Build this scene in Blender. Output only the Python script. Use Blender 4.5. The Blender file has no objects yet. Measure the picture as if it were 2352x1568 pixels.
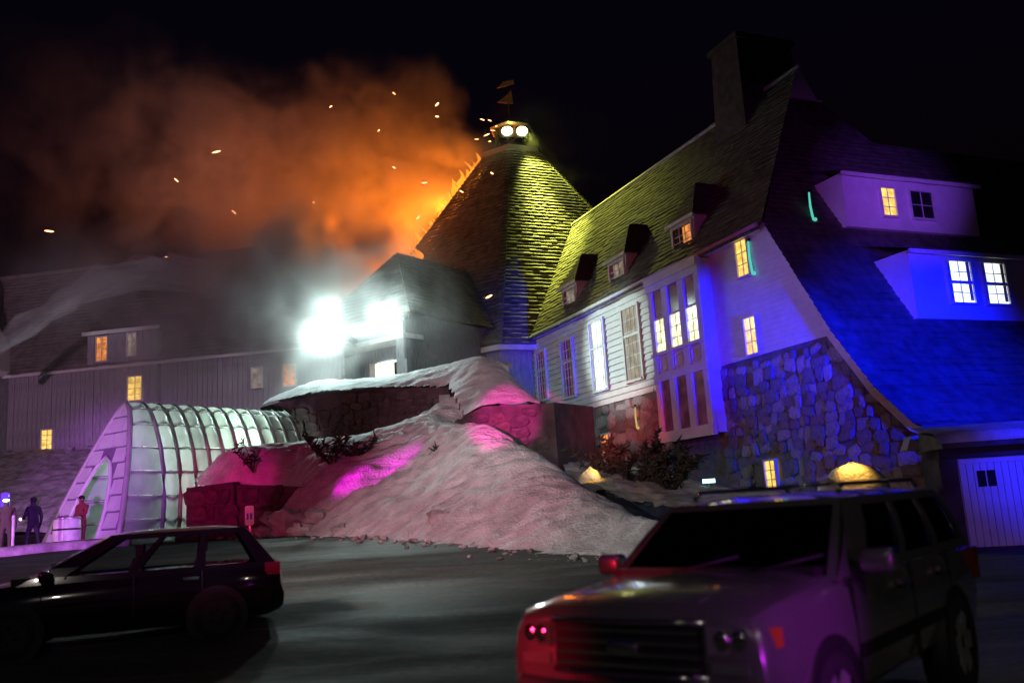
import bpy, math, random
import numpy as np
from mathutils import Vector, Matrix
random.seed(7); rng = np.random.default_rng(7)
S = bpy.context.scene
col = S.collection
# ------------------------------------------------------------------ camera
FPX, KPX = 900.0, 1024 / 2352          # focal length in render pixels; survey pixels -> render pixels
PITCH, ROLL, EYE = math.atan(165.9 / FPX), 0.065, 1.7
cF = np.array([0, math.cos(PITCH), math.sin(PITCH)])
cR0 = np.array([1., 0, 0]); cU0 = np.array([0, -math.sin(PITCH), math.cos(PITCH)])
cR = math.cos(ROLL) * cR0 - math.sin(ROLL) * cU0
cU = math.sin(ROLL) * cR0 + math.cos(ROLL) * cU0
cam = bpy.data.objects.new('camera', bpy.data.cameras.new('camera')); col.objects.link(cam)
cam.data.sensor_width = 36; cam.data.lens = FPX / 1024 * 36
cam.data.dof.use_dof = True; cam.data.dof.focus_distance = 36; cam.data.dof.aperture_fstop = .9
cam.data.clip_end = 2000; cam.data.clip_start = 0.05
M = Matrix(((cR[0], cU[0], -cF[0], 0), (cR[1], cU[1], -cF[1], 0), (cR[2], cU[2], -cF[2], EYE), (0, 0, 0, 1)))
cam.matrix_world = M
S.camera = cam
def at(px, py, Y):
    """world point seen at survey pixel (px,py) at distance Y in front of the camera"""
    d = cF + cR * ((px - 1176) * KPX / FPX) - cU * ((py - 784) * KPX / FPX)
    p = np.array([0, 0, EYE]) + d * (Y / d[1])
    return Vector(p)
# ------------------------------------------------------------------ world, render
w = bpy.data.worlds.new('World'); S.world = w; w.use_nodes = True
nt = w.node_tree; bg = nt.nodes['Background']
sky = nt.nodes.new('ShaderNodeTexSky'); sky.sky_type = 'NISHITA'; sky.sun_disc = False
sky.sun_elevation = math.radians(-4); sky.sun_rotation = math.radians(200)
tint = nt.nodes.new('ShaderNodeMix'); tint.data_type = 'RGBA'; tint.blend_type = 'MULTIPLY'; tint.inputs[0].default_value = 1; tint.inputs[7].default_value = (.75, .5, 1.25, 1)
nt.links.new(sky.outputs[0], tint.inputs[6]); nt.links.new(tint.outputs[2], bg.inputs[0]); bg.inputs[1].default_value = 0.12
S.view_settings.view_transform = 'Standard'; S.view_settings.look = 'None'
S.view_settings.exposure = 0; S.view_settings.gamma = 1
S.cycles.use_denoising = True
try:
    S.cycles.denoiser = 'OPENIMAGEDENOISE'; S.cycles.denoising_input_passes = 'RGB_ALBEDO_NORMAL'
except Exception: pass
S.cycles.max_bounces = 5; S.cycles.diffuse_bounces = 2; S.cycles.glossy_bounces = 3
S.cycles.transmission_bounces = 4; S.cycles.transparent_max_bounces = 8; S.cycles.volume_bounces = 1
S.cycles.volume_step_rate = 1.0; S.cycles.volume_max_steps = 256
S.cycles.sample_clamp_indirect = 4; S.cycles.caustics_reflective = False; S.cycles.caustics_refractive = False
# ------------------------------------------------------------------ lights of the place and added unseen ones (lamp-bound ones sit with their lamps)
def lamp(name, loc, power, color, aim=None, spot=None, blend=.6, radius=.15):
    L = bpy.data.lights.new(name, 'SPOT' if spot else 'POINT'); L.energy = power; L.color = color
    L.shadow_soft_size = radius
    o = bpy.data.objects.new(name, L); col.objects.link(o); o.location = loc
    if spot:
        L.spot_size = math.radians(spot); L.spot_blend = blend
        o.rotation_euler = (Vector(aim) - Vector(loc)).to_track_quat('-Z', 'Y').to_euler()
    return o
# unseen spots for the emergency light bars, each shaped to tint one area
lamp('engine_beacon_light', (-15, 9, 3.0), 2600, (1, .02, .16), aim=(-4, 27, 2.5), spot=56)
lamp('engine_beacon_light', (-9, -2, 3.2), 5200, (1, .06, .36), aim=(-.5, 30, 4.2), spot=24)
lamp('engine_beacon_light', (-15.5, 23.5, 2.6), 15000, (1, .0, .8), aim=at(900, 1080, 30), spot=8, blend=1)
lamp('engine_beacon_light', (-6, 4, 2.0), 14000, (1, .0, .28), aim=at(510, 1110, 31.8), spot=8.5, blend=.6)
lamp('engine_beacon_light', (-3, -2, 2.4), 120000, (1, .0, .42), aim=at(1165, 958, 32.5), spot=4.6, blend=.6)
lamp('engine_beacon_light', (-5.5, 3, 1.4), 1700, (1, .01, .05), aim=(-.25, 6.3, .8), spot=15, blend=1)
lamp('engine_beacon_light', (-3, -2, 2.4), 60000, (1, .02, .05), aim=at(1440, 975, 41), spot=6.5, blend=1)
lamp('engine_beacon_light', (-22, 2, 3.0), 22000, (.85, .46, .78), aim=(-24, 50, 9), spot=50)
lamp('patrol_beacon_light', (15.5, 10, 6.0), 90000, (.0, .006, 1), aim=(14.2, 31, 5.4), spot=30, blend=1)
lamp('patrol_beacon_light', (15.5, 10, 2.2), 90000, (.0, .006, 1), aim=at(1640, 780, 36), spot=13, blend=.9)
lamp('patrol_beacon_light', (-16, 4, 6.5), 20000, (.17, .10, 1), aim=(10.5, 32.5, 7.6), spot=14, blend=.8)
lamp('patrol_beacon_light', (7, -5, 2.2), 44000, (.26, .07, 1), aim=(16.0, 35.2, 13.4), spot=10, blend=1)
lamp('patrol_beacon_light', (7, -5, 2.2), 5000, (.55, .02, .8), aim=(12.5, 36, 14), spot=14, blend=1)
lamp('patrol_beacon_light', (7, -5, 2.2), 4200, (.30, .11, 1), aim=(13, 23, 1.2), spot=14, blend=.8)
lamp('patrol_beacon_light', (5.2, .4, 1.35), 1300, (.72, .03, 1), aim=(1.62, 5.6, 1.0), spot=17, blend=1)
lamp('patrol_beacon_light', (-5, -4, 2.4), 62000, (.60, .12, 1), aim=(-15.7, 31, 3.4), spot=12, blend=.7)
lamp('unseen_lot_light', (-12, 9, 9), 4900, (1, .88, .82), aim=(-2.5, 22, 0), spot=48)  # unseen lot lamp, placed left to rake across the snow
lamp('patrol_beacon_light', (15.5, 10, 5.2), 12000, (.0, .008, 1), aim=(13.6, 22.4, 2.8), spot=24, blend=.9)
lamp('jet_fill_light', (-24, 35, 3.2), 3600, (.86, .88, 1), aim=at(130, 700, 45), spot=34, blend=1)  # white light added to brighten the hose jet
lamp('unseen_lot_light', (-2, -6, 9), 17000, (1, .90, .88), aim=(-.5, 33, 5.2), spot=17, blend=.9)  # added fill for the upper snow bank, not a known lamp
lamp('unseen_lot_light', (8, -4, 8), 300, (1, .86, .74), aim=(3, 7, 0), spot=60)  # added fill for the dark side of the silver vehicle
lamp('unseen_lot_light', (-3, -5, 7), 260, (1, .86, .74), aim=(0, 10, 0), spot=90)  # added faint fill for the silver vehicle and foreground
# ------------------------------------------------------------------ mesh helpers
class MB:
    def __init__(s): s.v = []; s.f = []; s.sm = []
    def poly(s, pts, smooth=False):
        b = len(s.v); s.v += [tuple(p) for p in pts]; s.f.append(tuple(range(b, b + len(pts)))); s.sm.append(smooth); return s
    def hexa(s, p):      # 8 corners: bottom 4 ccw, top 4 ccw
        b = len(s.v); s.v += [tuple(q) for q in p]
        for f in ((3, 2, 1, 0), (4, 5, 6, 7), (0, 1, 5, 4), (1, 2, 6, 5), (2, 3, 7, 6), (3, 0, 4, 7)):
            s.f.append(tuple(b + i for i in f)); s.sm.append(False)
        return s
    def box(s, x0, x1, y0, y1, z0, z1):
        return s.hexa([(x0, y0, z0), (x1, y0, z0), (x1, y1, z0), (x0, y1, z0), (x0, y0, z1), (x1, y0, z1), (x1, y1, z1), (x0, y1, z1)])
    def prism(s, poly, ax, a0, a1):
        """extrude 2-D polygon along axis ax ('x','y','z'); polygon given in the other two axes in order"""
        def mk(p, a): return (a, p[0], p[1]) if ax == 'x' else (p[0], a, p[1]) if ax == 'y' else (p[0], p[1], a)
        b = len(s.v); k = len(poly)
        s.v += [mk(p, a0) for p in poly] + [mk(p, a1) for p in poly]
        s.f.append(tuple(range(b, b + k))[::-1]); s.f.append(tuple(range(b + k, b + 2 * k))); s.sm += [False, False]
        for i in range(k):
            j = (i + 1) % k; s.f.append((b + i, b + j, b + k + j, b + k + i)); s.sm.append(False)
        return s
    def tube(s, pts, r, n=8, cap=True):
        pts = [Vector(p) for p in pts]; b = len(s.v); m = len(pts)
        rs = r if hasattr(r, '__len__') else [r] * m
        for i, p in enumerate(pts):
            t = (pts[min(i + 1, m - 1)] - pts[max(i - 1, 0)]).normalized()
            a = t.cross(Vector((0, 0, 1)));
            if a.length < 1e-3: a = t.cross(Vector((1, 0, 0)))
            a.normalize(); c = t.cross(a)
            for k in range(n):
                q = 2 * math.pi * k / n; s.v.append(tuple(p + (a * math.cos(q) + c * math.sin(q)) * rs[i]))
        for i in range(m - 1):
            for k in range(n):
                k2 = (k + 1) % n
                s.f.append((b + i * n + k, b + i * n + k2, b + (i + 1) * n + k2, b + (i + 1) * n + k)); s.sm.append(True)
        if cap:
            s.f.append(tuple(b + k for k in range(n))[::-1]); s.f.append(tuple(b + (m - 1) * n + k for k in range(n))); s.sm += [False, False]
        return s
    def ball(s, c, r, n=10, m=7, jit=0, sq=(1, 1, 1)):
        b = len(s.v); c = Vector(c)
        for i in range(m + 1):
            th = math.pi * i / m
            for k in range(n):
                ph = 2 * math.pi * k / n; rr = r * (1 + jit * (random.random() - .5) * 2)
                if i in (0, m): rr = r
                s.v.append((c.x + rr * sq[0] * math.sin(th) * math.cos(ph), c.y + rr * sq[1] * math.sin(th) * math.sin(ph), c.z + rr * sq[2] * math.cos(th)))
        for i in range(m):
            for k in range(n):
                k2 = (k + 1) % n; s.f.append((b + i * n + k, b + (i + 1) * n + k, b + (i + 1) * n + k2, b + i * n + k2)); s.sm.append(True)
        return s
    def courses(s, bl, br, tr, tl, n, th=.05, seg=10, jit=.3, jl=.0):
        """stepped shingle courses over the quad bl-br-tr-tl"""
        bl, br, tr, tl = map(Vector, (bl, br, tr, tl)); N = (br - bl).cross(tl - bl)
        if N.length < 1e-6: N = (tr - br).cross(tl - br)
        N.normalize()
        P = lambda a, t: (bl.lerp(tl, t)).lerp(br.lerp(tr, t), a)
        for i in range(n):
            t0, t1 = i / n, (i + 1) / n; prev = None
            for k in range(seg):
                a0, a1 = k / seg, (k + 1) / seg
                j = (random.random() - .5) * jit / n; h = th * (1 + (random.random() - .5) * jl)
                p0, p1 = P(a0, max(0, t0 + j)), P(a1, max(0, t0 + j)); q0, q1 = P(a0, t1 + .15 / n), P(a1, t1 + .15 / n)
                s.poly([p0 + N * h, p1 + N * h, q1, q0]); s.poly([p0, p1, p1 + N * h, p0 + N * h])
        return s
    def data(s, name, mat):
        me = bpy.data.meshes.new(name); me.from_pydata(s.v, [], s.f); me.polygons.foreach_set('use_smooth', s.sm)
        if mat: me.materials.append(mat)
        me.update(); return me
    def build(s, name, mat, parent=None, loc=None, rotz=0):
        o = bpy.data.objects.new(name, s.data(name, mat)); col.objects.link(o)
        if parent: o.parent = parent
        if loc is not None: o.location = loc
        if rotz: o.rotation_euler = (0, 0, rotz)
        return o
def tag(o, label=None, cat=None, group=None, kind=None):
    for k, v in (('label', label), ('category', cat), ('group', group), ('kind', kind)):
        if v: o[k] = v
    return o
def thing(name, label, cat, loc=(0, 0, 0), rotz=0, group=None):
    o = bpy.data.objects.new(name, None); col.objects.link(o); o.empty_display_size = .2
    o.location = loc; o.rotation_euler = (0, 0, rotz); return tag(o, label, cat, group)
def link(name, me, parent, loc=(0, 0, 0), rot=(0, 0, 0), sc=(1, 1, 1)):
    o = bpy.data.objects.new(name, me); col.objects.link(o); o.parent = parent
    o.location = loc; o.rotation_euler = rot; o.scale = sc; return o
def smooth01(x): x = max(0., min(1., x)); return x * x * (3 - 2 * x)
# ------------------------------------------------------------------ materials
MATS = {}
def mat(name, c, rough=.7, metal=0, var=.25, vs=3.0, bump=0, bs=20, spec=.4, emit=None, es=0, trans=0, coat=0, stretch=None, c2=None):
    m = bpy.data.materials.new(name); m.use_nodes = True; t = m.node_tree; b = t.nodes['Principled BSDF']
    b.inputs['Roughness'].default_value = rough; b.inputs['Metallic'].default_value = metal
    b.inputs['Specular IOR Level'].default_value = spec; b.inputs['Coat Weight'].default_value = coat
    tc = t.nodes.new('ShaderNodeTexCoord'); mp = t.nodes.new('ShaderNodeMapping'); t.links.new(tc.outputs['Object'], mp.inputs[0])
    if stretch: mp.inputs['Scale'].default_value = stretch
    nz = t.nodes.new('ShaderNodeTexNoise'); nz.inputs['Scale'].default_value = vs; nz.inputs['Detail'].default_value = 5; t.links.new(mp.outputs[0], nz.inputs[0])
    rp = t.nodes.new('ShaderNodeValToRGB'); t.links.new(nz.outputs[0], rp.inputs[0])
    e = rp.color_ramp.elements; e[0].position = .3; e[1].position = .7
    d = c2 if c2 else tuple(x * (1 - var) for x in c)
    e[0].color = (*d, 1); e[1].color = (*[min(1, x * (1 + (0 if c2 else var))) for x in c], 1)
    t.links.new(rp.outputs[0], b.inputs['Base Color'])
    if bump:
        n2 = t.nodes.new('ShaderNodeTexNoise'); n2.inputs['Scale'].default_value = bs; n2.inputs['Detail'].default_value = 4; t.links.new(mp.outputs[0], n2.inputs[0])
        bp = t.nodes.new('ShaderNodeBump'); bp.inputs['Strength'].default_value = bump; bp.inputs['Distance'].default_value = .05
        t.links.new(n2.outputs[0], bp.inputs['Height']); t.links.new(bp.outputs[0], b.inputs['Normal'])
    if emit:
        b.inputs['Emission Color'].default_value = (*emit, 1); b.inputs['Emission Strength'].default_value = es
    if trans:
        tr = t.nodes.new('ShaderNodeBsdfTranslucent'); t.links.new(rp.outputs[0], tr.inputs[0]); mx = t.nodes.new('ShaderNodeMixShader'); mx.inputs[0].default_value = trans
        t.links.new(b.outputs[0], mx.inputs[1]); t.links.new(tr.outputs[0], mx.inputs[2]); t.links.new(mx.outputs[0], t.nodes['Material Output'].inputs[0])
    MATS[name] = m; return m
def glow(name, c, s, var=0, vs=3.0, sample=True):
    m = bpy.data.materials.new(name); m.use_nodes = True; t = m.node_tree; b = t.nodes['Principled BSDF']
    b.inputs['Base Color'].default_value = (*[x * .3 for x in c], 1); b.inputs['Roughness'].default_value = .15
    b.inputs['Emission Color'].default_value = (*c, 1); b.inputs['Emission Strength'].default_value = s
    if var:
        tc = t.nodes.new('ShaderNodeTexCoord'); nz = t.nodes.new('ShaderNodeTexNoise'); nz.inputs['Scale'].default_value = vs; t.links.new(tc.outputs['Object'], nz.inputs[0])
        mr = t.nodes.new('ShaderNodeMapRange'); t.links.new(nz.outputs[0], mr.inputs[0]); mr.inputs[1].default_value = .35; mr.inputs[2].default_value = .65
        mr.inputs[3].default_value = s * (1 - var); mr.inputs[4].default_value = s * (1 + var); t.links.new(mr.outputs[0], b.inputs['Emission Strength'])
    if not sample: m.cycles.emission_sampling = 'NONE'
    MATS[name] = m; return m
white = mat('white_paint', (.72, .72, .70), .6, var=.08, vs=2, bump=.15, bs=8)
greyboard = mat('weathered_board', (.30, .30, .31), .8, var=.25, vs=2, bump=.3, bs=14, stretch=(6, 6, 1))
trim = mat('trim_paint', (.70, .69, .66), .55, var=.1)
shingle = mat('cedar_shingle', (.115, .105, .09), .8, var=.4, vs=2.2, bump=.6, bs=16)
tshingle = mat('tower_shingle', (.20, .19, .15), .75, var=.4, vs=1.6, bump=.5, bs=9)
stone_m = [mat('fieldstone_%s' % k, c, .85, var=.35, vs=4, bump=.7, bs=9) for k, c in (('grey', (.30, .30, .31)), ('dark', (.19, .19, .20)), ('pale', (.37, .36, .36)), ('brown', (.22, .18, .16)))]
mortar = mat('wall_mortar', (.16, .155, .15), .9, var=.3, vs=3, bump=.6, bs=12)
rubble = mat('rubble_stone', (.085, .06, .066), .85, var=.45, vs=1.6, bump=1, bs=4)
chim_m = mat('chimney_stone', (.07, .062, .066), .9, var=.4, vs=2, bump=1, bs=5)
snow = mat('snow', (.80, .81, .83), .7, var=.06, vs=2.2, bump=1.0, bs=13, spec=.25, c2=(.50, .49, .50))
dirty = mat('dirty_snow', (.62, .60, .60), .8, var=.35, vs=2.5, bump=.8, bs=8, c2=(.22, .19, .18))
asphalt = mat('wet_asphalt', (.105, .098, .088), .82, var=.55, vs=.45, bump=.3, bs=30, spec=.12)
def lot_material():
    m = bpy.data.materials.new('slushy_asphalt'); m.use_nodes = True; t = m.node_tree; b = t.nodes['Principled BSDF']; b.inputs['Specular IOR Level'].default_value = .06
    tc = t.nodes.new('ShaderNodeTexCoord')
    def noise(sc, det, stretch, dist=0):
        mp = t.nodes.new('ShaderNodeMapping'); mp.inputs['Scale'].default_value = stretch; t.links.new(tc.outputs['Object'], mp.inputs[0])
        n = t.nodes.new('ShaderNodeTexNoise'); n.inputs['Scale'].default_value = sc; n.inputs['Detail'].default_value = det; n.inputs['Distortion'].default_value = dist; t.links.new(mp.outputs[0], n.inputs[0]); return n.outputs[0]
    def ramp(v, p0, p1, c0, c1):
        r = t.nodes.new('ShaderNodeValToRGB'); t.links.new(v, r.inputs[0]); e = r.color_ramp.elements; e[0].position = p0; e[1].position = p1; e[0].color = (*c0, 1); e[1].color = (*c1, 1); return r.outputs[0]
    def mix(f, a, b_):
        x = t.nodes.new('ShaderNodeMix'); x.data_type = 'RGBA'; t.links.new(f, x.inputs[0]); t.links.new(a, x.inputs[6]); t.links.new(b_, x.inputs[7]); return x.outputs[2]
    base = ramp(noise(6, 6, (1, 1, 1)), .3, .7, (.055, .052, .048), (.085, .08, .072))
    slush = ramp(noise(9, 5, (1, 1, 1)), .3, .7, (.10, .09, .08), (.18, .163, .145))
    f = ramp(noise(.9, 8, (.16, .75, 1), 1.2), .46, .64, (0, 0, 0), (1, 1, 1))
    t.links.new(mix(f, base, slush), b.inputs['Base Color'])
    t.links.new(ramp(noise(.35, 4, (.4, 1, 1), .5), .42, .60, (.62,) * 3, (.92,) * 3), b.inputs['Roughness'])
    bp = t.nodes.new('ShaderNodeBump'); bp.inputs['Strength'].default_value = .5; bp.inputs['Distance'].default_value = .04; t.links.new(noise(7, 8, (.5, 1, 1)), bp.inputs['Height']); t.links.new(bp.outputs[0], b.inputs['Normal'])
    return m
asphalt = lot_material()
dark = mat('dark_void', (.012, .011, .012), .8)
darkglass = mat('dark_window_glass', (.02, .018, .022), .08, spec=.6)
metal_d = mat('dark_metal', (.05, .05, .055), .45, .7)
metal_l = mat('galvanised_metal', (.55, .56, .57), .4, .8)
red_pane_glow = glow('unlit_pane_glow', (.28, .07, .16), .13, .5, 2.0, False)  # weak mauve glow put into panes of unlit windows
W_amber = glow('window_amber', (1, .62, .12), 1.25, .35, 4, False)
W_orange = glow('window_orange', (1, .33, .07), .85, .5, 4, False)
W_pale = glow('window_pale', (.95, .95, .55), 1.25, .45, 3, False)
W_white = glow('window_white', (.85, 1, .95), 1.6, .4, 2, False)
W_dim = glow('window_dim', (.75, .62, .45), .22, .6, 3, False)
W_room = glow('bright_room_wall', (1, .95, .72), 1.35, .3, 2.5, False)
curtain = mat('curtain_cloth', (.42, .36, .32), .9, var=.3, vs=6, stretch=(8, 8, .6))
# ------------------------------------------------------------------ ground
def ground_z(x, y):
    a = 1.3 * smooth01((y - 9) / 21) * (1 - smooth01((x - 1) / 8))
    b = 2.6 * smooth01((y - 38) / 12) * (1 - smooth01((x - 2) / 12))
    return a + b
g = MB(); xs = list(np.arange(-60, 61, 1.5)); ys = list(np.arange(-30, 75, 1.5))
xs = [-900, -300, -120] + xs + [120, 300, 900]; ys = [-300, -100] + ys + [120, 400, 900]
for y in ys:
    for x in xs: g.v.append((x, y, ground_z(x, y) + .015 * math.sin(x * 1.7 + y) * (abs(x) < 50)))
nx = len(xs)
for j in range(len(ys) - 1):
    for i in range(nx - 1): g.f.append((j * nx + i, j * nx + i + 1, (j + 1) * nx + i + 1, (j + 1) * nx + i)); g.sm.append(True)
tag(g.build('ground', asphalt), kind='structure', label='dark wet asphalt of the parking lot in front of the lodge')
# ------------------------------------------------------------------ window builder (in the local frame of a building)
def window(parent, x0, x1, y, z0, z1, lit, rows=3, cols=2, fw=.09, frame=trim, side=-1, axis='x', split=None, name='window', mun=.03):
    """a framed window whose face looks along side*Y (axis 'x') or side*X (axis 'y')"""
    def bx(m, a0, a1, d0, d1, c0, c1):
        d0, d1 = sorted((y + side * d0, y + side * d1))
        if axis == 'x': m.box(min(a0, a1), max(a0, a1), d0, d1, c0, c1)
        else: m.box(d0, d1, min(a0, a1), max(a0, a1), c0, c1)
    x0, x1 = min(x0, x1), max(x0, x1)
    f = MB()
    bx(f, x0 - fw, x0, -.02, .11, z0 - fw, z1 + fw); bx(f, x1, x1 + fw, -.02, .11, z0 - fw, z1 + fw)
    bx(f, x0, x1, -.02, .108, z1, z1 + fw); bx(f, x0 - .01, x1 + .01, -.02, .16, z0 - fw, z0)
    o = f.build(name, frame, parent)
    p = MB(); bx(p, x0, x1, -.01, .035, z0, z1); p.build('pane', lit, o)
    u = MB()
    for i in range(1, cols):
        a = x0 + (x1 - x0) * i / cols; bx(u, a - mun / 2, a + mun / 2, .03, .07, z0, z1)
    for i in range(1, rows):
        a = z0 + (z1 - z0) * i / rows; bx(u, x0, x1, .03, .066, a - mun / 2, a + mun / 2)
    if split: bx(u, x0, x1, .03, .09, split - .06, split + .06)
    if u.v: u.build('muntin', frame, o)
    if x1 - x0 > 1.15 and lit is not darkglass:
        cu = MB(); cw = (x1 - x0) * .16; bx(cu, x0 + .02, x0 + cw, .036, .045, z0, z1); cu.build('curtain', curtain, o); cu = MB(); bx(cu, x1 - cw, x1 - .02, .036, .045, z0 + .1, z1); cu.build('curtain', curtain, o)
    return o
def stones(parent, region, size, name='stone', mats=stone_m, base=None, maxn=300, to3=None):
    """irregular field stones laid over a wall region: region(a,z)->bool; to3(a,z)->(location, rotation)"""
    protos = []
    for k in range(8):
        m = MB(); n = 8; sq = [(-.5, -.28), (-.3, -.5), (.28, -.5), (.5, -.3), (.5, .28), (.3, .5), (-.28, .5), (-.5, .3)]
        b0 = [(x + random.uniform(-.11, .11), 0, z + random.uniform(-.11, .11)) for x, z in sq]
        b1 = [(x * .97, -.65, z * .97) for x, _, z in b0]; b2 = [(x * .80 + random.uniform(-.03, .03), -1, z * .80 + random.uniform(-.03, .03)) for x, _, z in b0]
        m.v = b0 + b1 + b2
        for q in (0, n):
            for i in range(n): m.f.append((q + i, q + (i + 1) % n, q + n + (i + 1) % n, q + n + i)); m.sm.append(False)
        m.f.append(tuple(range(2 * n, 3 * n))); m.sm.append(False)
        for k2, mt in enumerate(mats): protos.append(m.data('stone', mt))
    (a0, a1), (z0, z1) = region[0]; z = z0; cnt = 0
    while z < z1 and cnt < maxn:
        h = size * random.uniform(.6, 1.05); a = a0 + random.uniform(-.3, 0)
        while a < a1 and cnt < maxn:
            wd = size * random.uniform(.55, 1.9); hh = h * random.uniform(.85, 1.5); c = (a + wd / 2, z + h / 2 + random.uniform(-.18, .18) * size)
            if region[1](*c):
                loc, rot = to3(*c)
                mi = random.choice((0, 0, 1, 1, 2, 3)) if len(mats) > 3 else random.randrange(len(mats))
                me = protos[random.randrange(8) * len(mats) + mi]
                link(name, me, parent, loc, rot, (wd * 1.02, random.uniform(.03, .14), hh * 1.02)); cnt += 1
            a += wd
        z += h
# ================================================================== RIGHT WING (steep roofed gable wing)
WAROT = math.atan2(-math.cos(math.radians(-23)), -math.sin(math.radians(-23)))
wing = thing('lodge_wing', 'white clapboard lodge wing with steep shingle roofs and a stone base', 'lodge wing', (8.41, 36.25, 0), WAROT)
def l(s, n, z): return (-s, n, z)
def rake_s(z):      # the sloping edge of the gable wall
    P = [(2.6, -11.2), (3.0, -10.6), (3.39, -9.56), (4.7, -8.2), (6.82, -6.63), (11.68, -3.78)]
    for (z0, s0), (z1, s1) in zip(P, P[1:]):
        if z <= z1: return s0 + (s1 - s0) * (z - z0) / (z1 - z0)
    return -3.78
wall = MB(); wall.box(-19.6, .1, .02, .5, -.5, 11.6)
pr = [(.1, -.5), (10.4, -.5), (10.4, 2.9)] + [(-rake_s(z) - .05, z - .08) for z in (3.39, 4.7, 6.82, 11.6)] + [(.1, 11.6)]
wall.prism(pr, 'y', .02, .5)
wallo = wall.build('wall', mortar, wing)
bw = .305; z = 6.5
while z < 11.35:                                     # wide clapboards left of the bay
    m = MB(); h = min(bw, 11.4 - z)
    m.prism([(-.125, z), (.03, z), (.03, z + h + .02), (-.03, z + h + .02)], 'x', -19.4, -4.05); m.build('clapboard', white, wallo); z += bw
z = 6.80; i = 0
while z < 11.45:                                     # narrow clapboards of the gable wall
    m = MB(); h = min(.2, 11.6 - z); e = -max(rake_s(z + h), rake_s(z)) - .02
    m.hexa([(-.05, -.05, z), (-rake_s(z) - .02, -.05, z), (-rake_s(z) - .02, .03, z), (-.05, .03, z), (-.05, -.022, z + h), (e, -.022, z + h), (e, .03, z + h), (-.05, .03, z + h)])
    m.build('clapboard', white, wallo); z += .2
stones(wallo, (((-.1, 10.3), (-.2, 6.35)), lambda a, z: z < 6.5 and a < -rake_s(max(2.7, z + .25)) - .3 and not (1.9 < a < 3.2 and 1.5 < z < 3.1)), .46, to3=lambda a, z: ((a, .03, z), (0, random.uniform(-.3, .3), 0)), maxn=290)
stone2 = MB().box(-19.4, -4.05, -.06, .018, -.5, 6.46).build('stone_base', mortar, wing)
stones(stone2, (((-19, -4.3), (1.5, 6.2)), lambda a, z: not (-10.6 < a < -9.3 and 3.6 < z < 5.3)), .62, to3=lambda a, z: ((a, -.05, z), (0, random.uniform(-.3, .3), 0)), maxn=200)
# rake boards, eaves
rb = MB(); zz = [11.72, 6.82, 4.7, 3.39, 2.95]
for za, zb in zip(zz, zz[1:]):
    sa, sb = -rake_s(za), -rake_s(zb)
    if za > 11.7: sa = 3.78
    rb.hexa([(sb - .22, -.16, zb - .16), (sb + .02, -.16, zb), (sb + .02, -.04, zb), (sb - .22, -.04, zb - .16), (sa - .22, -.16, za - .16), (sa + .02, -.16, za), (sa + .02, -.04, za), (sa - .22, -.04, za - .16)])
rb.build('rake_board', trim, wing)
MB().box(-19.5, 3.6, -.30, -.02, 11.42, 11.58).build('fascia_board', trim, wing)
MB().tube([(-19.6, -.42, 11.52), (3.7, -.42, 11.6)], .09, 8).build('gutter', trim, wing)
# R1: roof over the long front
R1n, R1z = 6.3, 20.9
r1 = MB().courses(l(26, -.45, 11.35), l(-3.95, -.45, 11.35), l(.4, R1n, R1z), l(31, R1n, R1z), 36, .055, 46, .5, .8)
roof1 = r1.build('roof', shingle, wing)
MB().courses(l(.4, 12.6, 11.65), l(31, 12.6, 11.65), l(31, R1n, R1z), l(.4, R1n, R1z), 20, .05, 10).build('roof_slope', shingle, roof1)
MB().tube([l(31, R1n, R1z + .05), l(.2, R1n, R1z + .07)], .12, 6).build('ridge_cap', trim, roof1)
# R2: cross roof running down to the low eave
prof = [(-10.95, 2.75), (-9.56, 3.45), (-8.2, 4.76), (-6.63, 6.90), (-3.78, 11.76)]
r2 = MB()
for (s0, z0), (s1, z1) in zip(prof, prof[1:]):
    r2.courses(l(s0, -.25, z0), l(s0, 34, z0), l(s1, 34, z1), l(s1, -.25, z1), max(4, int(math.hypot(s1 - s0, z1 - z0) / .3)), .045, 40, .4, .6)
r2.courses(l(-3.78, -.1, 11.76), l(-3.78, 34, 11.76), l(-.65, 34, 17.05), l(-.65, 4.0, 17.05), 20, .045, 36, .4, .6)
r2.courses(l(-.65, 4.0, 17.05), l(-.65, 9.3, 17.05), l(.35, 7.25, 19.35), l(.35, 5.3, 19.35), 8, .045, 8, .4)
r2.poly([l(-.65, 34, 17.05), l(8, 34, 4), l(8, 9.3, 4), l(-.65, 9.3, 17.05)])
r2.poly([l(-.65, 9.3, 17.05), l(.4, 12.6, 11.65), l(.35, 7.25, 19.35)])
roof2 = r2.build('cross_roof', shingle, wing)
gb = MB(); gb.prism([(5.35, 19.37), (7.2, 19.37), (6.3, 20.9)], 'x', -.5, -.30)
gbo = gb.build('gablet', white, wing)
MB().prism([(5.2, 19.30), (7.4, 19.30), (7.4, 19.38), (5.2, 19.38)], 'x', -.42, -.22).build('sill', trim, gbo)
MB().box(10.9, 11.02, -.2, 34, 2.62, 2.86).build('eave_board', trim, wing)
MB().box(-9.4, 10.35, 7.6, 33, -.5, 3.0).build('ground_floor', mortar, wing)
# chimney
ch = MB(); ch.hexa([l(5.3, 4.7, 14), l(2.5, 4.7, 14), l(2.5, 8.6, 14), l(5.3, 8.6, 14), l(4.9, 5.0, 23.6), l(2.8, 5.0, 23.6), l(2.8, 8.3, 23.6), l(4.9, 8.3, 23.6)])
cho = ch.build('chimney', chim_m, wing)
MB().box(-5.05, -2.65, 4.85, 8.45, 23.58, 23.85).build('chimney_cap', chim_m, cho)
MB().box(-5.4, -2.4, 4.5, 4.68, 18.15, 18.3).build('flashing', metal_l, cho)
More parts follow.
